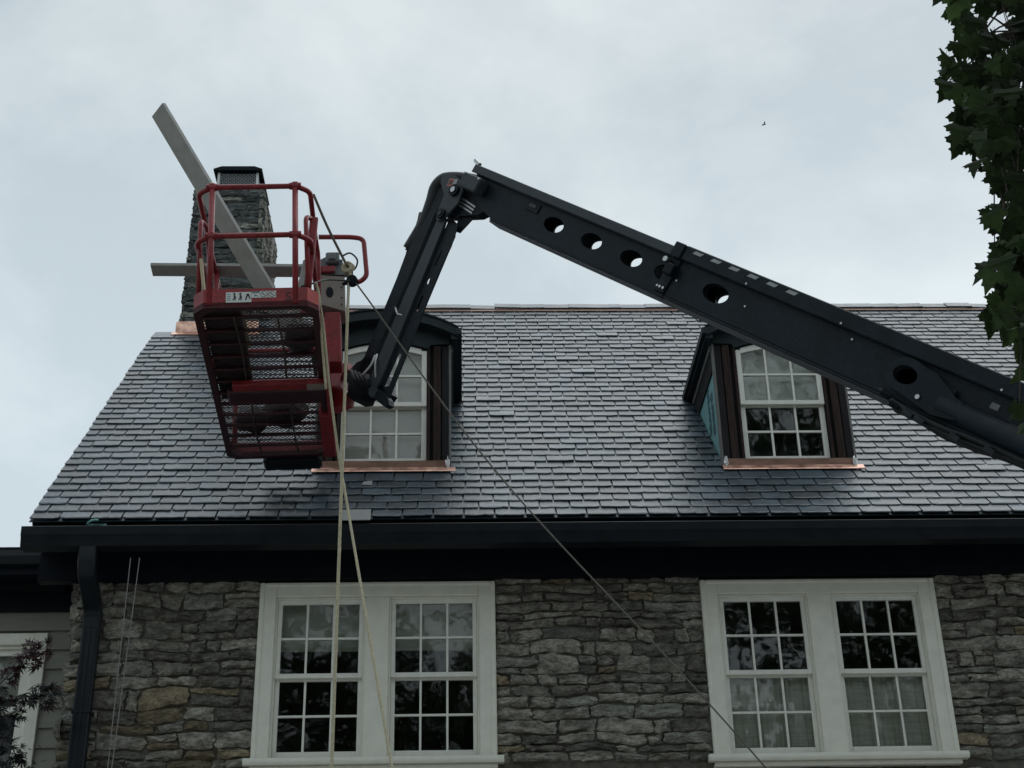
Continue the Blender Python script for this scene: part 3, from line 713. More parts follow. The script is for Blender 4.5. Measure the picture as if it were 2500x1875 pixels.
# ------------------------------------------------------------------ clapboard wing on the left
wing = root('clapboard_wing', (-6, 15, 0), 'low wing with grey clapboard siding and dark eaves beside the downspout', 'building')
YG = 13.2
ww_ = MB(); wx0, wx1, wz1 = -4.35, -3.845, 5.915     # window inside the frame edge
wl0 = -5.20
ww_.plate([[(-8.5, 0), (XW0+.0, 0), (XW0+.0, 6.62), (-8.5, 6.62)], [(wl0, 4.30), (wx1, 4.30), (wx1, wz1-.1), (wl0, wz1-.1)]], .2, V((0, YG+.03, 0)), X, Z, Y_)
ww_.box((-8.5, YG+.23, 0), (-8.3, 19, 6.62)); ww_.box((-8.3, 18.8, 0), (XW0, 19, 6.62))
wwall = ww_.build('wall', 'siding', wing)
zb = 6.128; k = 0
while zb > 3.6:
    z0 = zb-.178
    segs = [(-8.5, XW0)]
    if z0 < wz1 and zb > 4.2: segs = [(-8.5, wl0-.1), (wx1+.105, XW0)] if z0 > 4.2 else segs
    for (a, b) in segs:
        p = MB(); zt_ = zb
        if k and a == -8.5 and b == XW0 and z0 < wz1+.02: pass
        p.add([(a, YG+.012, zt_), (b, YG+.012, zt_), (b, YG-.014, z0), (a, YG-.014, z0), (a, YG+.029, zt_), (b, YG+.029, zt_), (b, YG+.029, z0), (a, YG+.029, z0)], [(0, 1, 2, 3), (7, 6, 5, 4), (0, 4, 5, 1), (2, 6, 7, 3), (1, 5, 6, 2), (0, 3, 7, 4)])
        p.build('clapboard', 'siding', wwall)
    zb = z0; k += 1
p = MB(); p.plate([[(-8.6, 6.131), (XW0, 6.131), (XW0, 6.36), (-8.6, 6.36)]], .03, V((0, YG-.03, 0)), X, Z, Y_); p.build('frieze_board', 'black_paint', wing)
p = MB(); p.box((-8.6, YG-.42, 6.36), (XW0-.02, YG+.2, 6.38)); p.build('soffit', 'black_paint', wing)
p = MB(); p.box((-8.6, YG-.12, 6.30), (XW0-.32, YG-.05, 6.358)); p.build('bed_moulding', 'fascia_paint', wing)
p = MB(); p.box((-8.6, YG-.425, 6.34), (XW0-.05, YG-.395, 6.60)); p.build('fascia', 'black_paint', wing)
p = MB(); p.plate([[(YG-.52, 6.535), (YG-.525, 6.48), (YG-.49, 6.415), (YG-.426, 6.41), (YG-.426, 6.535)]], 5., V((-8.65, 0, 0)), Y_, Z, X); p.build('gutter', 'brown_metal', wing)
p = MB(); p.plate([[(YG-.39, 6.56), (YG+3.2, 7.2), (YG+3.2, 7.1), (YG-.39, 6.46)]], 4.2, V((-8.65, 0, 0)), Y_, Z, X); p.build('roof', 'slate', wing)
m = MB()
m.bbox((wx1-.005, YG-.04, 4.05), (wx1+.105, YG+.06, wz1+.005), .005); m.bbox((wl0-.1, YG-.04, 4.05), (wl0+.005, YG+.06, wz1+.005), .005); m.bbox((wl0+.005, YG-.038, wz1-.105), (wx1-.005, YG+.06, wz1+.004), .005)
m.bbox((wx1-.04, YG-.01, 4.3), (wx1-.006, YG+.08, wz1-.106), .004); m.bbox((wl0+.006, YG-.01, wz1-.135), (wx1-.04, YG+.08, wz1-.106), .004)
ww2 = m.build('window', 'white_paint', wing)
sash(ww2, wl0+.01, wx1-.042, 5.21, wz1-.137, YG+.02, .07, .05, .05, 1, 1)
sash(ww2, wl0+.01, wx1-.042, 4.35, 5.23, YG+.05, .07, .03, .07, 1, 1)
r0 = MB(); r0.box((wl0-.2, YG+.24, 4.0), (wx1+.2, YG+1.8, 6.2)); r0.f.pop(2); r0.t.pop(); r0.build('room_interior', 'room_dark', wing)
bl = MB(); bl.bbox((wl0+.02, YG+.10, 5.35), (wx1-.06, YG+.106, 5.76), .002); tag(bl.build('roller_blind', 'blind'), 'grey blind behind the window of the clapboard wing', 'blind')

# ------------------------------------------------------------------ boom lift
BD = V((-.59, .48, .648)).normalized(); HH = V((BD.x, BD.y, 0)).normalized(); AX = V((-HH.y, HH.x, 0)); AX = AX if AX.y > 0 else -AX
NB = AX.cross(BD); NB = NB if NB.z > 0 else -NB
LS = 1.28                                          # size of the machine: one drawing unit in metres
MB.RS = LS
J0 = atY(915, 957, 8.5*LS); T0 = atP(1117, 477, J0, AX)
BU = -BD*LS; NB = NB*LS; AX = AX*LS                 # scaled frame; from the tip down the boom
BW = .115                                           # boom width along the hinge axis
NF = T0-AX*.10                                  # near side face
base = T0+BU*9.6
lift = root('boom_lift', (base.x, base.y, 0), 'boom lift with a black telescopic boom, jib and red work basket', 'lift')
def bx(b, u0, u1, t0, t1, w0, w1, bev=.006):
    """box in boom coordinates: u along, t up, w along the hinge axis from the near face"""
    M = Matrix(((BU.x, NB.x, AX.x, NF.x), (BU.y, NB.y, AX.y, NF.y), (BU.z, NB.z, AX.z, NF.z), (0, 0, 0, 1)))
    return b.bbox((u0, t0, w0), (u1, t1, w1), bev, M)
def BP(u, t, w=0.): return NF+BU*u+NB*t+AX*w
ew_ = .024
# inner section: two side plates with lightening holes, top and bottom plates, proud top rail
HC = [1.029, 1.373, 1.716, 2.000]; HR = .076
ib = MB()
outl = [(.20, .15), (.24, .04), (.38, -.03), (.50, -.062), (3.2, -.062), (3.2, .15)]
for w0 in (0., BW-.012): ib.plate([outl]+[ell(c, .058, .086, .047) for c in HC]+[ell(2.40, .062, .086, .047)], .012, BP(0, 0, w0), BU, NB, AX)
ib.plate([[(.50, 0), (3.2, 0), (3.2, BW), (.50, BW)]], .009, BP(0, -.072, 0), BU, AX, NB)
bx(ib, .20, 3.2, .150, .205, -.022, BW+.022)
inner = ib.build('inner_boom', 'boom_paint', lift)
p = MB(); bx(p, .16, 2.0, .157, .212, -.036, -.0225, .004); p.build('cable_tray', 'boom_grey', inner)
p = MB(); bx(p, .50, 2.1, -.085, -.0725, .002, BW-.002); p.build('under_plate', 'boom_under_lit', inner)
p = MB(); bx(p, 2.1, 9.3, -.083, -.0755, -ew_+.004, BW+ew_-.004); p.build('bottom_plate', 'boom_under_lit', lift)
p = MB(); bx(p, .165, .345, .035, .132, -.09, -.0005, .008); jb = p.build('junction_box', 'boom_grey', inner)
for (u, t) in ((.18, .122), (.33, .122)): q = MB(); q.cyl(BP(u, t, -.09), BP(u, t, -.097), .008, 8); q.build('bolt', 'steel', jb)
p = MB(); bx(p, .74, .86, .075, .135, -.008, -.0005, .003); pl_ = p.build('plate', 'boom_dark', inner)
q = MB(); bx(q, .765, .83, .10, .125, -.012, -.0085, .002); q.build('decal', 'boom_grey', pl_)
p = MB(); p.cyl(BP(.16, .222, 0), BP(.10, .238, 0), .014, 8); p.build('guide_pin', 'steel', inner)
# outer section
ob = MB(); ew = .024
oo = [(2.09, .152), (2.09, -.058), (9.4, -.058), (9.4, .152)]
ob.plate([oo, ell(2.40, .062, .090, .052), ell(3.68, .058, .066, .045)], .012, BP(0, 0, -ew), BU, NB, AX)
ob.plate([oo, ell(2.40, .062, .090, .052)], .012, BP(0, 0, BW+ew-.012), BU, NB, AX)
ob.plate([[(2.09, -ew), (9.4, -ew), (9.4, BW+ew), (2.09, BW+ew)]], .014, BP(0, -.075, 0), BU, AX, NB)
bx(ob, 2.09, 9.4, .153, .238, -ew-.035, BW+ew+.035)
outer = ob.build('outer_boom', 'boom_paint', lift)
p = MB(); bx(p, 2.012, 2.088, -.055, .150, -ew-.014, BW+ew+.014, .004); bx(p, 2.012, 2.088, .150, .236, -ew-.046, BW+ew+.046, .004); bx(p, 2.012, 2.088, -.078, -.0555, -ew-.004, BW+ew+.004, .004)
col_ = p.build('collar', 'boom_paint', outer)
for (u, t, r) in ((2.02, .118, .016), (2.05, -.028, .008), (2.075, -.028, .008), (2.03, -.028, .007)):
    q = MB(); q.cyl(BP(u, t, -ew-.014), BP(u, t, -ew-.014-(.05 if r > .01 else .01)), r, 10); q.build('bolt', 'steel', col_)
q = MB(); bx(q, 2.03, 2.10, .045, .110, -ew-.055, -ew-.0145, .006); q.build('sheave_bracket', 'boom_dark', col_)
for k in range(6):
    q = MB(); u = 2.15+k*.135; q.plate([[(u, .205), (u+.062, .205), (u+.078, .224), (u+.016, .224)]], -.0015, BP(0, 0, -ew-.0355), BU, NB, AX); q.build('reflective_strip', 'tape', outer)
for (u, t) in ((2.58, .166), (3.22, .166), (3.30, .12), (4.15, .168), (2.12, .04), (2.62, .06)):
    q = MB(); w0 = -ew-(.035 if t > .15 else 0); q.cyl(BP(u, t, w0-.0005), BP(u, t, w0-.006), .006, 8); q.build('bolt', 'zinc', outer)
# pivot plate over the lift cylinder and the cylinder itself
p = MB(); pp = [(3.68+.115*math.cos(a), .058+.085*math.sin(a)) for a in [R(60+i*15) for i in range(15)]]
pp += [(3.90, -.065), (4.02, -.045), (4.02, .045), (3.98, .05), (3.83, .12)]
p.plate([pp, ell(3.68, .058, .066, .045)], .016, BP(0, 0, -ew-.040), BU, NB, AX); bx(p, 3.80, 3.95, -.055, .09, -ew-.0235, -ew-.012, .002)
piv = p.build('pivot_plate', 'boom_paint', outer)
q = MB(); q.cyl(BP(3.80, -.015, -ew-.040), BP(3.80, -.015, -ew-.05), .012, 10); q.build('bolt', 'steel', piv)
q = MB(); bx(q, 4.12, 4.165, .078, .108, -ew-.004, -ew-.0005, .001); q.build('decal', 'console_grey', outer)
p = MB(); p.tube([BP(3.90, .0, -.022), BP(9.3, -.02, -.022)], .056, 18); cyl_ = p.build('lift_cylinder', 'boom_paint', lift, True)
for k in range(5):
    p = MB(); o1 = rng.uniform(-.008, .008)
    pts = [BP(3.58+.02*k, -.045-.006*k, -.03+.02*k), BP(3.68, -.075-.006*k, -.05+.02*k), BP(3.80, -.095+o1, -.05+.02*k), BP(3.98, -.098-.005*k+o1, -.04+.02*k), BP(4.15, -.088-.010*(k % 3)+o1, -.04+.02*k), BP(4.45, -.085+o1, -.03+.02*k), BP(5.6, -.10, -.02+.02*k), BP(7.5, -.10, 0)]
    p.tube(spline(pts, 5), .013, 8); p.build('hose', 'rubber', lift, True)
for (u, t) in ((3.62, -.062), (3.69, -.09), (3.77, -.105), (3.84, -.108), (4.04, -.112), (4.22, -.10)):
    p = MB(); p.cyl(BP(u, t, -.07), BP(u+.045, t-.006, -.055), .015, 8); p.build('hose_fitting', 'boom_grey' if u > 3.7 else 'boom_dark', lift)
# base out of the frame: turntable and chassis on four wheels
bz_ = MB(); by = V((base.x, base.y, 0))
bz_.bbox((base.x-.75, base.y-1.0, .75), (base.x+.75, base.y+1.0, 1.35), .06); bz_.bbox((base.x+.1, base.y-.35, 1.36), (base.x+.5, base.y+.35, max(1.5, base.z+.1)), .04)
bz_.build('turntable', 'red_paint', lift)
p = MB(); p.bbox((base.x-.8, base.y-1.3, .40), (base.x+.8, base.y+1.3, .72), .05); p.build('chassis', 'boom_paint', lift)
for sx0 in (-1, 1):
    for sy in (-1, 1): p = MB(); p.tube([V((base.x+sx0*.85, base.y+sy*.95, .42)), V((base.x+sx0*.90, base.y+sy*.95, .42)), V((base.x+sx0*1.1, base.y+sy*.95, .42)), V((base.x+sx0*1.15, base.y+sy*.95, .42))], .42, 24); p.build('wheel', 'tyre', lift, True)

# ---- jib
JD = (T0-J0).normalized(); JN = AX.cross(JD); JD = JD*LS
JF = J0-AX*.09
JL = (T0-J0).length
JL = JL/LS
def JP(s, n, w=0.): return JF+JD*s+JN*n+AX*w
jb_ = MB(); jb_.plate([[(.05, -.122), (1.20, -.138), (1.36, -.13), (1.42, -.06), (1.36, -.02), (1.18, -.032), (.60, -.030), (.10, -.040)]], .052, JP(0, 0, .0), JD, JN, AX)
jib = jb_.build('jib', 'boom_paint', lift)
p = MB(); p.plate([[(-.01, .045), (.05, .030), (.60, .028), (1.17, .034), (1.21, .06), (1.19, .105), (1.12, .115), (.05, .135), (-.03, .11)]], .022, JP(0, 0, -.020), JD, JN, AX); p.build('levelling_link', 'boom_grey', jib)
chn = [[(-.05, .17), (-.07, .225), (-.03, .250), (.10, .246), (.36, .238), (.85, .222), (1.02, .232), (1.17, .215), (1.17, .118), (1.00, .112), (.03, .122)],
       [(.87, .156), (.875, .172), (.97, .180), (.98, .164)], ell(.765, .165, .024, .016, 14), [(.545, .160), (.55, .182), (.665, .178), (.66, .160)], [(.03, .160), (.05, .205), (.26, .200), (.27, .166)]]
p = MB(); p.plate(chn, .010, JP(0, 0, .0), JD, JN, AX)
p.plate([[(.0, .0105), (1.1, .0105), (1.1, .03), (.0, .03)]], .010, JP(0, .197, 0), JD, AX, JN)
p.build('channel_link', 'boom_paint', jib)
p = MB(); p.tube([JP(.58, .160, .03), JP(.68, .155, .03)], .022, 10); p.tube([JP(.70, .16, .03), JP(1.0, .13, .03)], .010, 8); p.build('jib_cylinder', 'boom_dark', jib)
p = MB(); p.plate([[(1.16, .05), (1.20, .02), (1.34, .02), (1.42, -.06), (1.47, -.07), (1.485, .03), (1.45, .13), (1.38, .17), (1.30, .175), (1.20, .12), (1.165, .09)]], .016, JP(0, 0, -.035), JD, JN, AX); hp = p.build('head_plate', 'boom_grey', jib)
for (s, n, r) in ((1.375, .105, .026), (1.205, .075, .020)):
    q = MB(); q.cyl(JP(s, n, -.035), JP(s, n, -.055), r+.014, 12); q.build('pin', 'boom_dark', hp); q = MB(); q.cyl(JP(s, n, -.0555), JP(s, n, -.062), r*.75, 10); q.build('bolt', 'steel' if r > .022 else 'boom_grey', hp)
q = MB(); q.plate([[(1.40, .012), (1.455, .012), (1.455, .09), (1.40, .09)]], -.0015, JP(0, 0, -.0355), JD, JN, AX); dc = q.build('warning_decal', 'tape', hp)
q = MB(); q.plate([[(1.402, .014), (1.453, .014), (1.453, .058), (1.402, .058)]], -.001, JP(0, 0, -.0372), JD, JN, AX); q.build('warning_panel', 'decal_red', dc)
q = MB(); q.plate([[(1.41, .025), (1.418, .02), (1.445, .045), (1.437, .052)], ], -.001, JP(0, 0, -.0383), JD, JN, AX); q.plate([[(1.437, .02), (1.445, .027), (1.418, .052), (1.41, .045)]], -.001, JP(0, 0, -.0386), JD, JN, AX); q.build('warning_symbol', 'decal_black', dc)
# knuckle between boom tip and jib
p = MB(); p.plate([[(.33, .09), (.42, -.02), (.36, -.075), (.12, -.16), (.02, -.12), (-.02, .03), (.02, .12), (.14, .14)]], .07, BP(0, 0, .02), BU, NB, AX); kn = p.build('knuckle', 'boom_dark', lift)
q = MB()
for k in range(3): q.tube([BP(.16, -.02-.022*k, .02), BP(.31, -.035-.022*k, .02)], .007, 8)
q.build('pin_stack', 'steel', kn); q.data.name if hasattr(q, 'data') else None
def pxloops(b, loops, th, w):
    o = JF+AX*w
    b.plate([[(q.dot(HH), q.z) for q in [atP(x, y, o, AX)-o for x, y in lp]] for lp in loops], th, o, HH, Z, AX)
p = MB(); pxloops(p, [[(1108, 480), (1138, 458), (1172, 492), (1167, 518), (1121, 568), (1100, 560), (1090, 538)], [(1123, 492), (1127, 513), (1115, 503)], [(1107, 512), (1122, 527), (1115, 546), (1097, 527)]], .012, .03); p.build('jib_link', 'boom_dark', kn)
p = MB(); pxloops(p, [[(1117, 500), (1122, 494), (1136, 508), (1131, 516)]], .03, .02); p.build('link_bar', 'boom_dark', kn)
hz = lambda x, y, w=0.: atP(x, y, JF+AX*w, AX)
for k, (dr, r) in enumerate(((0, .048), (1, .034), (2, .028))):
    q = MB(); o = dr*11
    pts = [hz(1000, 610+o*.5, .05), hz(1036, 548, .04), hz(1056+o*.6, 495+o, .03+.015*k), hz(1066+o*.6, 460+o*.6, .02+.02*k), hz(1085+o*.4, 440+o*.5, .02+.02*k), hz(1110, 437+o*.4, .02+.02*k), hz(1140, 440+o*.3, .04+.02*k), hz(1172, 446+o*.3, .06)]
    q.tube(spline(pts, 6), r, 10); q.build('hose_sleeve', 'rubber', jib, True)
for k in range(3):
    q = MB(); o = k*5
    pts = [hz(1030-o*.4, 520, .06), hz(1003+o*.6, 600, .04), hz(970+o, 690, .05), hz(945+o*.6, 760, .03), hz(920+o, 820, .02), hz(900+o, 865, .02), hz(865+o, 905+o, .03), hz(845+o, 925+o, .06)]
    q.tube(spline(pts, 5), .014-.002*k, 8); q.build('hose', 'rubber', jib, True)
for (pts, r, m) in (([hz(965, 750), hz(970, 765, -.02), hz(982, 770, -.02)], .006, 'steel'), ([hz(916, 868, -.02), hz(905, 892, -.04), hz(885, 915, -.04), hz(872, 930, -.02)], .007, 'zinc'), ([hz(920, 865, -.02), hz(916, 890, -.04), hz(917, 922, -.02)], .006, 'zinc')):
    q = MB(); q.tube(spline(pts, 5), r, 8); q.build('cable', m, jib, True)
# rotator between jib foot and basket
p = MB(); p.plate([[(930, 985), (915, 970), (900, 935)], ][:1] and [[(q_.x, q_.y) for q_ in [V((0, 0))]]] and [[(0, 0), (.1, 0), (.1, .1)]], .001, J0, X, Z) if False else None
def pxplate(b, pts, th, w):
    """outline given where it shows, laid in the jib's own plane at offset w"""
    o = JF+AX*w; ps = [atP(x, y, o, AX)-o for x, y in pts]
    return b.plate([[(q.dot(HH), q.z) for q in ps]], th, o, HH, Z, AX)
p = MB(); pxplate(p, [(852, 905), (870, 885), (905, 870), (920, 900), (928, 930), (940, 955), (925, 975), (905, 962), (885, 962), (880, 975), (862, 978), (848, 965)], .12, .0); rot = p.build('rotator', 'boom_dark', lift)
p = MB(); pxplate(p, [(905, 950), (915, 944), (935, 958), (948, 975), (950, 988), (938, 993), (922, 980), (910, 968)], .05, -.03); p.build('pivot_lug', 'boom_paint', rot)
p = MB(); p.cyl(hz(913, 958, -.04), hz(913, 958, .08), .035, 14); p.build('pivot_pin', 'boom_grey', rot)
p = MB(); p.bbox(tuple(hz(893, 920, -.02)-V((.028, .01, .028))), tuple(hz(893, 920, -.02)+V((.03, .01, .022))), .004); p.build('solenoid', 'console_tan', rot)
for k in range(4):
    p = MB(); p.tube(spline([hz(858+k*9, 905+k*3, -.02), hz(866+k*9, 925, -.05), hz(878+k*7, 935+k*2, -.03), hz(890+k*4, 950, .02)], 5), .011, 8); p.build('hose', 'rubber', rot, True)

# ---- basket (platform)
BO = V((-1.954, 9.487, 7.162))
EX = V((1, .038, .049)).normalized(); EY = V((-.028, 1, -.012)); EY = (EY-EX*EX.dot(EY)).normalized(); EZ = EX.cross(EY)
EX, EY, EZ = EX*LS, EY*LS, EZ*LS
BM = Matrix(((EX.x, EY.x, EZ.x, BO.x), (EX.y, EY.y, EZ.y, BO.y), (EX.z, EY.z, EZ.z, BO.z), (0, 0, 0, 1)))
PWD, PLN, CC, KP = .716, 2.021, .062, .125
def LP(x, y, z): return BM @ V((x, y, z))
def LB(b, a, c, bev=.004): return b.bbox(a, c, bev, BM)
octo = [(CC, 0), (PWD-CC, 0), (PWD, CC), (PWD, PLN-CC), (PWD-CC, PLN), (CC, PLN), (0, PLN-CC), (0, CC)]
def inset(poly, d):
    c = V((PWD/2, PLN/2)); return [(x+(d if x < PWD/2 else -d), y+(d if y < PLN/2 else -d)) for x, y in poly]
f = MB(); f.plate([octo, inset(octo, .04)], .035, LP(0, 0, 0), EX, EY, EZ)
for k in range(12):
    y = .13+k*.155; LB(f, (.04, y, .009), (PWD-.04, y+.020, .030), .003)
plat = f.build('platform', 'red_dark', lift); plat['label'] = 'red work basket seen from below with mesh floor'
for xq_ in (.225, .475):
    q = MB(); q.tube(spline([LP(xq_, .10, -.004), LP(xq_+.012, .5, -.012), LP(xq_+.004, .84, -.006)], 5), .0065, 8); q.build('floor_rod', 'grate_steel', plat, True)
    q = MB(); q.tube(spline([LP(xq_+.01, 1.18, -.004), LP(xq_+.002, 1.5, -.010), LP(xq_+.012, PLN-.1, -.004)], 5), .0065, 8); q.build('floor_rod', 'grate_steel', plat, True)
fm = MB(); mesh_panel(fm, LP(.03, .03, .033), EX, EY, PWD-.06, PLN-.06, .0145, .032, .0017); fo = fm.build('mesh_floor', 'grate_steel', plat); fo['kind'] = 'stuff'
for k in range(8):
    a, c = V(octo[k]), V(octo[(k+1) % 8]); dv = (c-a).normalized(); nv = V((-dv.y, dv.x))
    p = MB(); q_ = [a, c, c+nv*.004, a+nv*.004]
    p.plate([[(q.x, q.y) for q in q_]], KP-.005, LP(0, 0, .004), EX, EY, EZ)
    ko = p.build('kick_plate', 'red_bright' if k == 1 else 'red_paint', plat)  # right front chamfer in a brighter red
    if k == 0: kick = ko
# support beam and mounting under the floor
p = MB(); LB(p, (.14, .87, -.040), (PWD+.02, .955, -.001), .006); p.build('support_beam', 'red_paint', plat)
p = MB(); LB(p, (.10, .957, -.045), (PWD+.01, 1.13, -.002), .012); p.build('beam_lower_half', 'red_dark', plat)  # darker lower half of the support beam
p = MB(); LB(p, (PWD+.004, .80, -.09), (PWD+.03, 1.30, .12), .006); pxplate(p, [(795, 905), (808, 893), (848, 885), (850, 902), (836, 910), (830, 925), (832, 945), (846, 958), (842, 985), (800, 1000)], .08, .02); p.build('mounting_bracket', 'red_paint', plat)
p = MB(); LB(p, (.60, .875, -.048), (PWD+.0, .95, -.0405), .004); p.build('grease_plate', 'console_tan', plat)
p = MB(); LB(p, (.24, PLN+.006, -.03), (.64, PLN+.15, .05), .02); p.build('rear_shadow_block', 'boom_dark', plat)  # dark block added to stand for the basket's shadow on the slates
p = MB(); LB(p, (PWD-.06, 1.35, -.03), (PWD+.03, PLN-.05, .10), .006); p.build('gate_panel', 'red_paint', plat)
# rails
zt, zm = .845, .496; rr = .0165
def rail(pts, r, rad=.05, m='red_paint', nm='rail', par=plat):
    b = MB(); b.tube(rpath([LP(*q) for q in pts], rad, 6), r, 10); return b.build(nm, m, par, True)
for z in (zt, zm):
    rail([(.02, PLN-.05, z), (.005, .07, z), (.09, .008, z), (.59, .008, z), (PWD-.045, .07, z), (PWD-.02, PLN-.05, z), (PWD-.1, PLN-.02, z), (.1, PLN-.02, z), (.02, PLN-.05, z)], rr, .05)
for (x, y) in ((.095, .008), (.585, .008), (.02, .95), (PWD-.02, 1.4), (.05, PLN-.05), (PWD-.05, PLN-.05)):
    b = MB(); b.tube([LP(x, y, .02), LP(x, y, zt+.012)], .0175, 10); po = b.build('post', 'red_paint', plat, True)
    if y < .1:
        for z in (zt, zm):
            q = MB(); q.bbox((x-.024, y-.024, z-.026), (x+.024, y+.024, z+.026), .012, BM); q.build('rail_socket', 'red_paint', po)
            q = MB(); q.cyl(LP(x-.035, y, z), LP(x+.035, y, z), .0215, 10); q.build('rail_collar', 'red_paint', po)
rail([(.02, .10, .12), (.015, .14, .70), (.03, .30, .76), (.02, .55, .70), (.02, .58, .12)], .0145, .06, nm='gate_hoop')
rail([(PWD-.06, .10, .12), (PWD-.075, .12, .70), (PWD-.04, .24, .76), (PWD-.02, .55, .70), (PWD-.02, .58, .12)], .0145, .06, nm='gate_hoop')
b = MB(); M2 = BM @ Matrix.Translation((.60, .20, .06)) @ Matrix.Rotation(.09, 4, 'Y'); b.bbox((0, 0, 0), (.050, .03, .70), .006, M2); b.build('brace', 'red_paint', plat)
# loop that guards the control console
CY, CZ = .39, .25
rail([(PWD-.03, .50+CY, .815+CZ), (.895, .53+CY, .83+CZ), (.98, .53+CY, .815+CZ), (.995, .53+CY, .52+CZ), (.94, .53+CY, .47+CZ), (PWD+.05, .52+CY, .47+CZ)], .0165, .06, nm='console_guard')
b = MB(); b.plate([[(.685, .30+CZ), (.850, .24+CZ), (.850, .50+CZ), (.685, .52+CZ)]], .16, LP(0, .50+CY, 0), EX, EZ, EY); con = b.build('control_console', 'console_tan', lift)
q = MB(); q.plate([[(.752+.024*math.cos(a), .385+CZ+.040*math.sin(a)) for a in [2*math.pi*i/18 for i in range(18)]]], -.002, LP(0, .4995+CY, 0), EX, EZ, EY); q.build('hand_hole', 'boom_dark', con)
for z in (.29, .34, .42): q = MB(); q.cyl(LP(.828, .4995+CY, z+CZ), LP(.828, .494+CY, z+CZ), .005, 8); q.build('rivet', 'boom_dark', con)
b = MB(); b.plate([[(.67, .525+CZ), (.85, .525+CZ), (.838, .64+CZ), (.73, .665+CZ), (.67, .63+CZ)]], .15, LP(0, .51+CY, 0), EX, EZ, EY); top_ = b.build('console_top', 'console_grey', con)
b = MB(); LB(b, (.73, .47+CY, .600+CZ), (.82, .509+CY, .680+CZ), .01); ot = b.build('outlet_box', 'console_grey', top_)
b = MB(); LB(b, (.745, .458+CY, .615+CZ), (.795, .469+CY, .667+CZ), .006); b.build('outlet_cover', 'console_grey', ot)
b = MB(); LB(b, (.67, .48+CY, .53+CZ), (.79, .505+CY, .58+CZ), .006); b.build('toggle_guard', 'red_paint', top_)
b = MB(); b.tube(spline([LP(.835, .50+CY, .66+CZ), LP(.89, .48+CY, .67+CZ), LP(.935, .47+CY, .61+CZ), LP(.92, .48+CY, .55+CZ), LP(.87, .5+CY, .53+CZ)], 6), .006, 8); b.build('cable', 'rubber', con, True)
b = MB(); LB(b, (PWD+.0, .50+CY, .12), (.82, .66+CY, .24+CZ), .006); b.build('console_bracket', 'red_paint', plat)
# decals on the front kick plate
def decal(x0, x1, z0, z1, m, d=-.0012, nm='decal', par=None): q = MB(); q.plate([[(x0, z0), (x1, z0), (x1, z1), (x0, z1)]], d, LP(0, 0, 0)-EY*.0008, EX, EZ, EY); return q.build(nm, m, par or kick)
dw = decal(.190, .335, .032, .100, 'decal_white', nm='instruction_decal')
def mark(pts, m, d, par, off=.0022): q = MB(); q.plate([pts], d, LP(0, 0, 0)-EY*off, EX, EZ, EY); return q.build('pictogram', m, par)
def person_mark(cx, cz, s, par):
    mark(circ(cx, cz+.024*s, .007*s, 10), 'decal_black', -.0006, par)
    mark([(cx-.004*s, cz+.016*s), (cx+.006*s, cz+.016*s), (cx+.010*s, cz), (cx+.006*s, cz-.02*s), (cx, cz-.02*s), (cx+.002*s, cz-.004*s), (cx-.006*s, cz-.018*s), (cx-.012*s, cz-.018*s), (cx-.004*s, cz)], 'decal_black', -.0006, par)
for cx in (.238, .272): person_mark(cx, .064, 1., dw)
mark([(.298, .045), (.306, .045), (.315, .075), (.325, .05), (.331, .05), (.322, .088), (.308, .088)], 'decal_black', -.0006, dw)
for k in range(4): mark([(.197, .045+k*.013), (.216, .045+k*.013), (.216, .049+k*.013), (.197, .049+k*.013)], 'decal_blue', -.0006, dw)
d2_ = decal(.337, .382, .060, .102, 'decal_white', nm='notice_decal'); mark([(.338, .090), (.381, .090), (.381, .101), (.338, .101)], 'decal_blue', -.0006, d2_)
mark([(.350, .065), (.354, .065), (.356, .074), (.374, .066), (.376, .070), (.360, .080), (.352, .084)], 'decal_blue', -.0006, d2_)
for cx in (.405, .453):
    dd = decal(cx-.022, cx+.022, .060, .104, 'decal_white', nm='prohibition_decal')
    q = MB(); q.plate([circ(cx, .082, .0195, 24), circ(cx, .082, .0165, 24)], -.0006, LP(0, 0, 0)-EY*.0022, EX, EZ, EY); q.build('ring', 'decal_black', dd)
    mark([(cx-.014, .094), (cx-.011, .096), (cx+.014, .070), (cx+.011, .068)], 'decal_black', -.0006, dd, .0026); mark(circ(cx-.002, .082, .006, 8), 'tape', -.0004, dd, .0022)
text_mesh('S', .085, LP(.525, -.0012, .035), EX, EZ, 'red_dark', 'embossed_letter', kick, .0006)
# loose gear on the basket floor
def thing1(b, nm, m, label, cat, smooth=False): return tag(b.build(nm, m, None, smooth), label, cat)
b = MB(); LB(b, (.045, .07, .041), (.262, 1.20, .056), .003); thing1(b, 'plywood_sheet', 'plywood_dark', 'dark plywood strip lying along the left of the basket floor', 'plywood')
b = MB(); bm = bmesh.new(); bmesh.ops.create_icosphere(bm, subdivisions=3, radius=1)
def lump(c, s, seed, nm, m, label, cat):
    bm = bmesh.new(); bmesh.ops.create_icosphere(bm, subdivisions=3, radius=1)
    for v_ in bm.verts:
        d_ = v_.co*(1+.35*noise.noise(v_.co*1.7+V((seed, 2, 3)))); z = d_.z*s[2]; v_.co = LP(c[0]+d_.x*s[0], c[1]+d_.y*s[1], max(c[2]+z, .0375))
    bm.verts.index_update(); b = MB(); b.add([v_.co for v_ in bm.verts], [[q_.index for q_ in f_.verts] for f_ in bm.faces]); bm.free(); thing1(b, nm, m, label, cat, True)
lump((.58, .52, .10), (.10, .16, .08), 3, 'tool_bag', 'tarp', 'dark tool bag slumped by the right rail of the basket', 'bag')
lump((.20, 1.62, .10), (.12, .13, .08), 9, 'folded_tarp', 'tarp', 'folded dark tarp in the rear left corner of the basket', 'tarp')
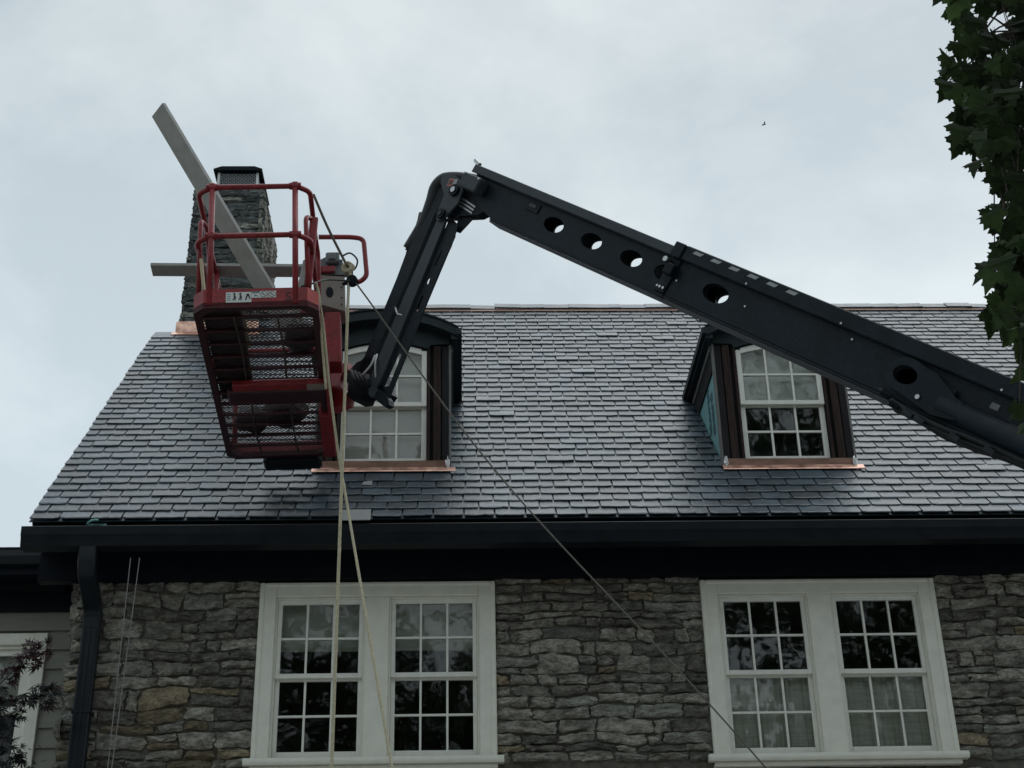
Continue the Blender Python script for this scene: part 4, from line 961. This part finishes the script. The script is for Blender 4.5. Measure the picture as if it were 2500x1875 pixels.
lump((.42, 1.50, .09), (.15, .16, .07), 5, 'debris_sack', 'plywood_dark', 'lumpy sack at the rear of the basket floor', 'sack')
b = MB(); LB(b, (.25, .12, .07), (.28, .60, .09), .003); thing1(b, 'timber_offcut', 'pine', 'pale timber offcut lying near the front of the basket floor', 'timber')
b = MB(); M3 = BM @ Matrix.Translation((.055, .09, .04)) @ Matrix.Rotation(-.10, 4, 'Y'); b.bbox((0, 0, 0), (.018, .06, .36), .003, M3); thing1(b, 'timber_stake', 'pine', 'short pale stake standing in the front left corner of the basket', 'timber')
b = MB(); M3 = BM @ Matrix.Translation((.545, .20, .04)) @ Matrix.Rotation(.18, 4, 'Y'); b.bbox((0, 0, 0), (.06, .05, .42), .01, M3); thing1(b, 'canvas_roll', 'board_primed', 'grey rolled canvas standing behind the right front post of the basket', 'roll')

# ------------------------------------------------------------------ trim boards in the basket
zb_ = (LP(.01, .85, zt).z+LP(PWD-.02, .85, zt).z)/2+.012
A, Bq = atZ(367, 648, LP(0, .8, zt).z+.022), atZ(862, 652, LP(PWD, .8, zt).z+.022)
dx = (Bq-A).normalized(); dy = Z.cross(dx).normalized(); dz = dx.cross(dy)
M4 = Matrix(((dx.x, dy.x, dz.x, A.x), (dx.y, dy.y, dz.y, A.y), (dx.z, dy.z, dz.z, A.z), (0, 0, 0, 1)))
b = MB(); b.bbox((0, 0, .0), ((Bq-A).length, .172, .027), .002, M4); thing1(b, 'trim_board', 'board_primed', 'primed board lying level across the top rails of the basket', 'board')
BFLIP = True
pb, pt = atY(640, 700, 7.98*LS), atY(383, 268, 7.72*LS)
dz = (pt-pb).normalized(); view = (CAM-pb).normalized(); ny = (view-dz*view.dot(dz)).normalized()
ny = (Matrix.Rotation(R(-42 if BFLIP else 42), 3, dz) @ ny); dxx = dz.cross(ny).normalized(); dxx = dxx if dxx.x > 0 else -dxx
bot = pb-dz*((pb.z-LP(.5, .5, .05).z)/dz.z)
M5 = Matrix(((dxx.x, ny.x, dz.x, bot.x), (dxx.y, ny.y, dz.y, bot.y), (dxx.z, ny.z, dz.z, bot.z), (0, 0, 0, 1)))
b = MB(); b.bbox((-.088, -.034, 0), (.088, 0, (pt-bot).length), .002, M5); thing1(b, 'trim_board', 'board_primed', 'long primed board standing tilted in the basket in front of the chimney', 'board')

# ------------------------------------------------------------------ ropes
def rope(pts, r, m, nm, label, k=8, n=8):
    b = MB(); P = spline(pts, k) if len(pts) > 2 else [V(pts[0]).lerp(V(pts[1]), i/30) for i in range(31)]
    b.tube(P, r, n); return tag(b.build(nm, m, None, True), label, 'rope' if nm == 'rope' else 'cord')
kn_ = atY(850, 655, 7.98*LS); pu = atY(860, 686, 7.98*LS)
rope([atY(765, 474, 7.62*LS), atY(800, 555, 7.78*LS), kn_], .0085, 'rope_grey', 'rope', 'grey rope running from the basket top rail down to the knot')
b = MB()
for k in range(4):
    c = kn_+V((rng.uniform(-.012, .012), rng.uniform(-.02, .0), rng.uniform(-.012, .012))); e1 = V((rng.uniform(-1, 1), rng.uniform(-.3, .3), rng.uniform(-1, 1))).normalized(); e2 = e1.cross(V((rng.uniform(-.4, .4), 1, rng.uniform(-.4, .4)))).normalized()
    b.tube([c+e1*.033*math.cos(2*math.pi*i/14)+e2*.033*math.sin(2*math.pi*i/14) for i in range(15)], .009, 6)
b.tube(spline([kn_, kn_+V((.01, -.01, -.03)), pu+V((-.005, 0, .012))], 4), .010, 6)
b = tag(b.build('rope_knot', 'rope_tan', None, True), 'tan rope knot tied above the pulley beside the basket', 'knot')
b = MB(); wa = V((.25, 1, .1)).normalized(); u1 = wa.orthogonal().normalized(); u2 = wa.cross(u1)
b.cyl(pu-wa*.020, pu-wa*.013, .036, 16); b.cyl(pu+wa*.013, pu+wa*.020, .036, 16); b.cyl(pu-wa*.0129, pu+wa*.0129, .026, 16)
b.tube([pu-V((.04, 0, .013)), pu-V((.078, 0, .032))], .011, 8)
tag(b.build('pulley', 'boom_dark', None, False), 'small black pulley block hanging from the rope knot', 'pulley')
rope([atY(735, 700, 7.55*LS), atY(770, 690, 7.6*LS), atY(800, 683, 7.8*LS), pu], .0055, 'rubber', 'rope', 'thin dark rope from the basket kick plate to the pulley')
pl0 = pu+V((-.028, 0, -.02))
rope([pl0, V((pl0.x, pl0.y, .02))], .0095, 'rope_tan', 'rope', 'tan rope hanging plumb from the pulley past the dormer window')
s0, s1 = atY(776, 716, 7.60*LS), atY(828, 1120, 8.05*LS)
e0, e1 = atY(957, 1875, 7.6*LS), None
dd_ = (e0-s1); e1 = s1+dd_*((s1.z-.02)/-dd_.z)
rope([atY(772, 690, 7.56*LS), s0, atY(790, 800, 7.72*LS), atY(803, 930, 7.85*LS), s1, atY(842, 1200, 8.02*LS), s1.lerp(e0, .5), e0, e1], .0078, 'rope_tan', 'rope', 'tan rope draped over the right front corner of the basket')
rope([atY(768, 690, 7.58*LS), atY(779, 720, 7.62*LS), atY(786, 830, 7.75*LS), atY(796, 950, 7.85*LS)], .008, 'rope_tan', 'rope', 'short tan rope end against the right side of the basket')
t0_ = pu+V((.02, 0, -.005)); t1_ = atY(1870, 1875, 9.0*LS); dd_ = t1_-t0_; te = t0_+dd_*((t0_.z-.02)/-dd_.z)
mid1 = atY(1237, 1182, (7.98+(9.0-7.98)*.46)*LS)
rope([t0_, mid1, t1_, te], .0052, 'rope_grey', 'rope', 'long grey tag line slanting from the pulley across the right window', 14)
MB.RS = 1.
for (xa_, xb_, lb) in ((319, 263, 'left'), (341, 273, 'right')):
    P0 = atY(xa_, 1362, YE-.06); P1 = atY(xb_, 1875, YE-.10); dd_ = P1-P0; P2 = P0+dd_*((P0.z-.02)/-dd_.z)
    rope([P0+V((0, 0, .0)), P2], .0042, 'cord_grey', 'cord', '%s of two thin pale cords hanging from the gutter beside the downspout' % lb)

# slates left on the gutter edge and on the roof
b = MB(); sl_ = atY(868, 1262, YE-.07); Ms = Matrix.Translation(RP(-1.05+.0, -.10, .035)) @ Matrix(((1, 0, 0), (0, CA, -SA), (0, SA, CA))).to_4x4()
xq = atP(868, 1270, V((0, YE, ZE)), RN).x
Ms = Matrix.Translation(RP(xq, -.125, .036)) @ Matrix(((1, 0, 0), (0, CA, -SA), (0, SA, CA))).to_4x4() @ Matrix.Rotation(.02, 4, 'Z')
b.bbox((-.13, 0, 0), (.13, .22, .008), .002, Ms); thing1(b, 'loose_slate', 'slate_pale', 'pale loose slate hanging over the gutter below the ropes', 'slate')
q0 = atP(896, 1190, V((0, YE, ZE)), RN); b = MB(); Ms = Matrix.Translation(q0+RN*.036) @ Matrix(((1, 0, 0), (0, CA, -SA), (0, SA, CA))).to_4x4()
b.plate([[(-.045, -.04), (.05, -.05), (.045, .05), (-.03, .03)]], .008, Ms @ V((0, 0, 0)), X, RS, RN); thing1(b, 'slate_fragment', 'slate_pale', 'small pale slate fragment on the roof below the left dormer', 'slate')
b = MB(); c0 = atY(236, 1278, YE-.03); b.tube([c0+V((math.cos(a)*.075, math.sin(a)*.05, .0-.012*math.cos(a*2))) for a in [2*math.pi*i/20 for i in range(17)]], .010, 8)
tag(b.build('cable_loop', 'membrane', None, True), 'small coiled strap lying in the gutter near the left end', 'strap')

# ------------------------------------------------------------------ big maple on the right
rt_ = random.Random(33)
maple = root('maple_tree', (6.6, 6.9, 0), 'leafy green maple overhanging the right edge', 'tree')
HALF = [(0, 0), (.14, -.06), (.30, -.16), (.50, -.14), (.46, .0), (.56, .06), (.60, .20), (.76, .36), (.60, .40), (.56, .52), (.36, .46), (.30, .60), (.34, .74), (.20, .76), (.12, .90), (0, 1.08)]
def leaf_mesh(name, m, t, droop, seed):
    r = random.Random(seed); pts = HALF + [(-x*r.uniform(.9, 1.05), y*r.uniform(.95, 1.03)) for x, y in reversed(HALF[1:-1])]
    pts = [(x+r.uniform(-.02, .02), y+r.uniform(-.02, .02)) for x, y in pts]
    tris = tessellate_polygon([[V((x, y, 0)) for x, y in pts]])
    fold = r.uniform(.1, .35)
    vs_ = [(x, y, abs(x)*fold-droop*y*y) for x, y in pts]
    # petiole
    n = len(vs_); vs_ += [(-.012, 0, 0), (.012, 0, 0), (.01, -.5, .12), (-.01, -.5, .12)]
    return mesh_from([V(q) for q in vs_], [tuple(q) for q in tris]+[(n, n+1, n+2, n+3)], name, m, t)
LM = [leaf_mesh('leaf', 'leaf', k/9, .15+.14*(k % 4), k) for k in range(10)]
def leafM(P, size, r, face=None):
    tip = V((r.gauss(-.25, .45), r.gauss(-.15, .35), -1+r.gauss(0, .3))).normalized()
    nrm = V((r.gauss(-.15, .55), -1+r.gauss(0, .45), r.gauss(.35, .5))); nrm = (nrm-tip*nrm.dot(tip)).normalized(); xx = tip.cross(nrm)
    return Matrix.Translation(P) @ Matrix(((xx.x, tip.x, nrm.x), (xx.y, tip.y, nrm.y), (xx.z, tip.z, nrm.z))).to_4x4() @ Matrix.Scale(size, 4)
# silhouette of the crown's left edge, as (x, y) in the photograph, clothed in depth
edge = [(2310, -80), (2300, 20), (2335, 90), (2300, 160), (2310, 230), (2330, 300), (2335, 370), (2395, 420), (2420, 490), (2412, 540), (2425, 590), (2415, 640), (2420, 700), (2410, 750), (2410, 800), (2450, 830), (2495, 860), (2530, 930)]
def left_at(y):
    for (a, b), (c, d) in zip(edge, edge[1:]):
        if b <= y <= d: return a+(c-a)*(y-b)/(d-b)
    return 9999
spots = []
y = -60
while y < 930:
    lx = left_at(y)
    x = lx+22
    while x < 2560:
        spots.append((x+rt_.uniform(-14, 14), y+rt_.uniform(-14, 14))); x += 30
    y += 26
spots += [(2488, 1010), (2500, 1050), (2470, 790), (2425, 790), (2440, 770), (2460, 740)]
gaps = [(2435, 40, 20), (2455, 80, 24), (2450, 135, 18), (2400, 75, 14), (2410, 100, 12), (2380, 25, 14), (2350, 170, 13), (2365, 160, 12), (2402, 180, 12)]
stem_pts = []
ind = 0; lrest = MB()
rt_.shuffle(spots)
def emit_leaf(M, r, solo):
    global ind
    me = LM[min(9, max(0, int(r.gauss(4.0, 2.4))))]
    if solo and ind < 300: link('leaf', me, crown, M); ind += 1
    else:
        lrest.cur = me.attributes['tint'].data[0].value; lrest.add([M @ v_.co for v_ in me.vertices], [tuple(p_.vertices) for p_ in me.polygons])
# trunk and limbs
tr = MB(); tb = V((6.6, 6.9, 0))
tr.tube(spline([tb, tb+V((.05, -.03, 1.4)), tb+V((-.05, .05, 3.0)), tb+V((.05, .0, 4.6)), tb+V((0, .1, 7.0)), tb+V((.1, .1, 9.0))], 6), .24, 14, True, .06)
maple_trunk = tr.build('trunk', 'bark', maple, True)
limbs = [[tb+V((0, 0, 3.6)), V((5.2, 6.2, 5.2)), V((3.6, 5.5, 5.9)), V((2.7, 5.25, 6.1)), V((2.25, 5.2, 6.0))],
         [tb+V((0, 0, 3.2)), V((5.0, 6.0, 4.5)), V((3.6, 5.4, 5.1)), V((2.7, 5.2, 5.2)), V((2.35, 5.1, 5.0))],
         [tb+V((0, 0, 2.9)), V((4.9, 5.9, 3.9)), V((3.4, 5.3, 4.6)), V((2.5, 5.1, 4.6)), V((2.25, 5.05, 4.4))]]
for L_ in limbs:
    b = MB(); b.tube(spline(L_, 7), .07, 9, True, .006); b.build('limb', 'bark', maple_trunk, True)
cb = MB(); cb.tube([V((2.6, 5.2, 5.9)), V((2.62, 5.2, 5.4)), V((2.5, 5.15, 4.9))], .01, 6); crown = cb.build('crown', 'bark', maple)
for (x, y) in spots:
    if any((x-a)**2+(y-b)**2 < (c*1.4)**2 for a, b, c in gaps): continue
    for lay in range(3):
        if lay == 2 and rt_.random() < .5: continue
        if y > 450 and lay and rt_.random() < .35: continue
        Yd = rt_.uniform(4.75, 5.65)
        P = atY(x+rt_.uniform(-9, 9), y-22, Yd)
        emit_leaf(leafM(P, rt_.uniform(.058, .108), rt_), rt_, lay == 0 and x < 2530)
# twigs
tw = MB()
for k in range(60):
    x, y = rt_.choice(spots); P = atY(x, y, rt_.uniform(4.9, 5.5)); L_ = rt_.choice(limbs); Q = L_[-1].lerp(L_[-2], rt_.random())
    tw.tube(spline([Q, Q.lerp(P, .5)+V((0, 0, .08)), P], 4), .006, 5, True, .002)
o = tw.build('twigs', 'bark', maple_trunk); o['kind'] = 'stuff'
# the rest of the crown beyond the frame
cl = []
for k in range(46):
    a = rt_.uniform(0, 2*math.pi); rr_ = 3.1*math.sqrt(rt_.random()); z = rt_.uniform(4.3, 9.6)
    c = V((6.5+rr_*math.cos(a)*(1.1-.05*(z-4)), 6.6+rr_*math.sin(a)*.9, z))
    px_, py_ = pxy(c)
    if px_ < 2900 and c.y > 0: continue
    cl.append(c)
for k in range(85):
    L_ = spline(rt_.choice(limbs), 8); c = L_[int(rt_.uniform(.18, .98)*(len(L_)-1))]
    cl.append(c+V((rt_.gauss(0, .35), rt_.gauss(0, .4), rt_.gauss(.1, .45))))
for c in cl:
    for k in range(70): P = c+V((rt_.gauss(0, .42), rt_.gauss(0, .42), rt_.gauss(0, .34)));  q_ = pxy(P); (emit_leaf(leafM(P, rt_.uniform(.07, .12), rt_), rt_, False) if q_[0] > 2575 and (P.z > 4.75 or P.x > 4.6) else None)
o = lrest.build('foliage', 'leaf', maple); o['kind'] = 'stuff'

# ------------------------------------------------------------------ dark red japanese maple at the lower left
rj = random.Random(4)
jm = root('red_leaf_shrub', (-4.3, 11.9, 0), 'small dark red leaved maple in front of the wing window', 'tree')
tb = V((-4.3, 11.9, 0)); YJ = 11.75
b = MB(); b.tube(spline([tb, tb+V((.06, -.05, 1.2)), tb+V((-.05, -.1, 2.6)), V((-4.0, YJ, 4.0)), V((-3.95, YJ, 4.7))], 6), .05, 10, True, .012); jt = b.build('trunk', 'bark', jm, True)
JL_ = []
def jleaf(seed, m):
    r = random.Random(seed); pts = []
    for k in range(5):
        a = R(-62+31*k); l_ = (.7, .9, 1., .9, .7)[k]
        if k: am = R(-62+31*k-15.5); pts.append((.26*math.sin(am), .26*math.cos(am)))
        for da, f_ in ((-9, .55), (0, 1), (9, .55)): pts.append((l_*f_*math.sin(a+R(da)), l_*f_*math.cos(a+R(da))))
    pts.append((0, -.05)); tris = tessellate_polygon([[V((x, y, 0)) for x, y in pts]])
    return mesh_from([V((x, y, .2*abs(x)-.2*y*y)) for x, y in pts], [tuple(q) for q in tris], 'leaf', m, r.random())
JR = [jleaf(k, 'leaf_red') for k in range(4)]; JG = [jleaf(k+9, 'leaf_dull') for k in range(4)]
def spray(path, n, meshes, sp):
    b = MB(); P = spline([atY(x, y, YJ+d) for x, y, d in path], 6); b.tube(P, .007, 6, True, .002); b.build('branch', 'bark', jt, True)
    for k in range(n):
        c = P[int((rj.random()**.7)*(len(P)-1))]; c = c+V((rj.gauss(0, sp), rj.gauss(0, sp*.8), rj.gauss(0, sp)))
        tip = V((rj.gauss(.2, .6), rj.gauss(-.2, .5), rj.gauss(-.3, .6))).normalized(); nr = V((rj.gauss(0, .5), rj.gauss(-.4, .5), 1)); nr = (nr-tip*nr.dot(tip)).normalized(); xx = tip.cross(nr)
        link('leaf', rj.choice(meshes), jt, Matrix.Translation(c) @ Matrix(((xx.x, tip.x, nr.x), (xx.y, tip.y, nr.y), (xx.z, tip.z, nr.z))).to_4x4() @ Matrix.Scale(rj.uniform(.055, .10), 4))
spray([(-60, 1730, .1), (-10, 1680, 0), (40, 1630, 0), (80, 1600, 0), (112, 1578, 0)], 110, JR, .055)
spray([(-40, 1740, .1), (10, 1725, 0), (60, 1712, 0), (100, 1700, 0), (126, 1690, 0)], 100, JG+JR[:1], .05)
spray([(-30, 1780, .1), (0, 1755, 0), (30, 1748, 0), (58, 1742, 0)], 18, JG, .014)
spray([(-40, 1830, .1), (0, 1812, 0), (25, 1805, 0)], 40, JG, .05)
spray([(-20, 1900, .1), (20, 1870, 0), (45, 1850, 0), (68, 1838, 0)], 50, JG, .05)

# ------------------------------------------------------------------ trees across the garden behind the viewer (they show in the panes)
rg = random.Random(8)
def garden_tree(x, y, h_, r, label):
    t = root('garden_tree', (x, y, 0), label, 'tree', 'trees across the garden')
    b = MB(); b.tube(spline([(x, y, 0), (x+.2, y, h_*.3), (x-.1, y+.1, h_*.6), (x, y, h_*.9)], 5), .35, 10, True, .05); b.build('trunk', 'bark', t, True)
    c = MB()
    for k in range(80):
        a = rg.uniform(0, 2*math.pi); q = rg.random(); zz = h_*(.32+.66*rg.random()); rad = r*math.sqrt(rg.random())*(1.05-.75*abs(zz/h_-.55))
        cc = V((x+rad*math.cos(a), y+rad*math.sin(a), zz))
        for j in range(90):
            P = cc+V((rg.gauss(0, .75), rg.gauss(0, .75), rg.gauss(0, .6))); c.cur = rg.random()
            e1 = V((rg.gauss(0, 1), rg.gauss(0, 1), rg.gauss(0, 1))).normalized(); e2 = e1.orthogonal().normalized(); s_ = rg.uniform(.18, .38)
            c.add([P, P+e1*s_*.6+e2*s_*.4, P+e1*s_*1.4, P+e1*s_*.6-e2*s_*.4], [(0, 1, 2, 3)])
    o = c.build('crown', 'leaf_far', t); o['kind'] = 'stuff'
garden_tree(-7, -11, 14.5, 5.4, 'tall garden tree mirrored in the left panes'); garden_tree(.0, -13, 14.0, 5.4, 'shorter garden tree mirrored in the middle panes'); garden_tree(8.8, -11, 20.5, 6.0, 'broad garden tree mirrored in the right panes'); garden_tree(-16, -9, 15, 5.5, 'outermost garden tree mirrored in the wing window')

# ------------------------------------------------------------------ bird
bp = atY(1865, 304, 70.); b = MB()
b.tube([bp+V((-.11, 0, -.05)), bp+V((-.05, 0, -.02)), bp, bp+V((.06, 0, .02)), bp+V((.10, 0, .035))], .035, 8)
b.add([bp+V((-.02, 0, .02)), bp+V((.05, 0, .03)), bp+V((.06, .18, .12)), bp+V((.0, .22, .10))], [(0, 1, 2, 3)]); b.add([bp+V((-.02, 0, .02)), bp+V((.05, 0, .03)), bp+V((.05, -.18, .10)), bp+V((-.01, -.2, .07))], [(0, 1, 2, 3)])
tag(b.build('bird', 'feather'), 'tiny dark bird flying in the sky above the boom', 'bird')
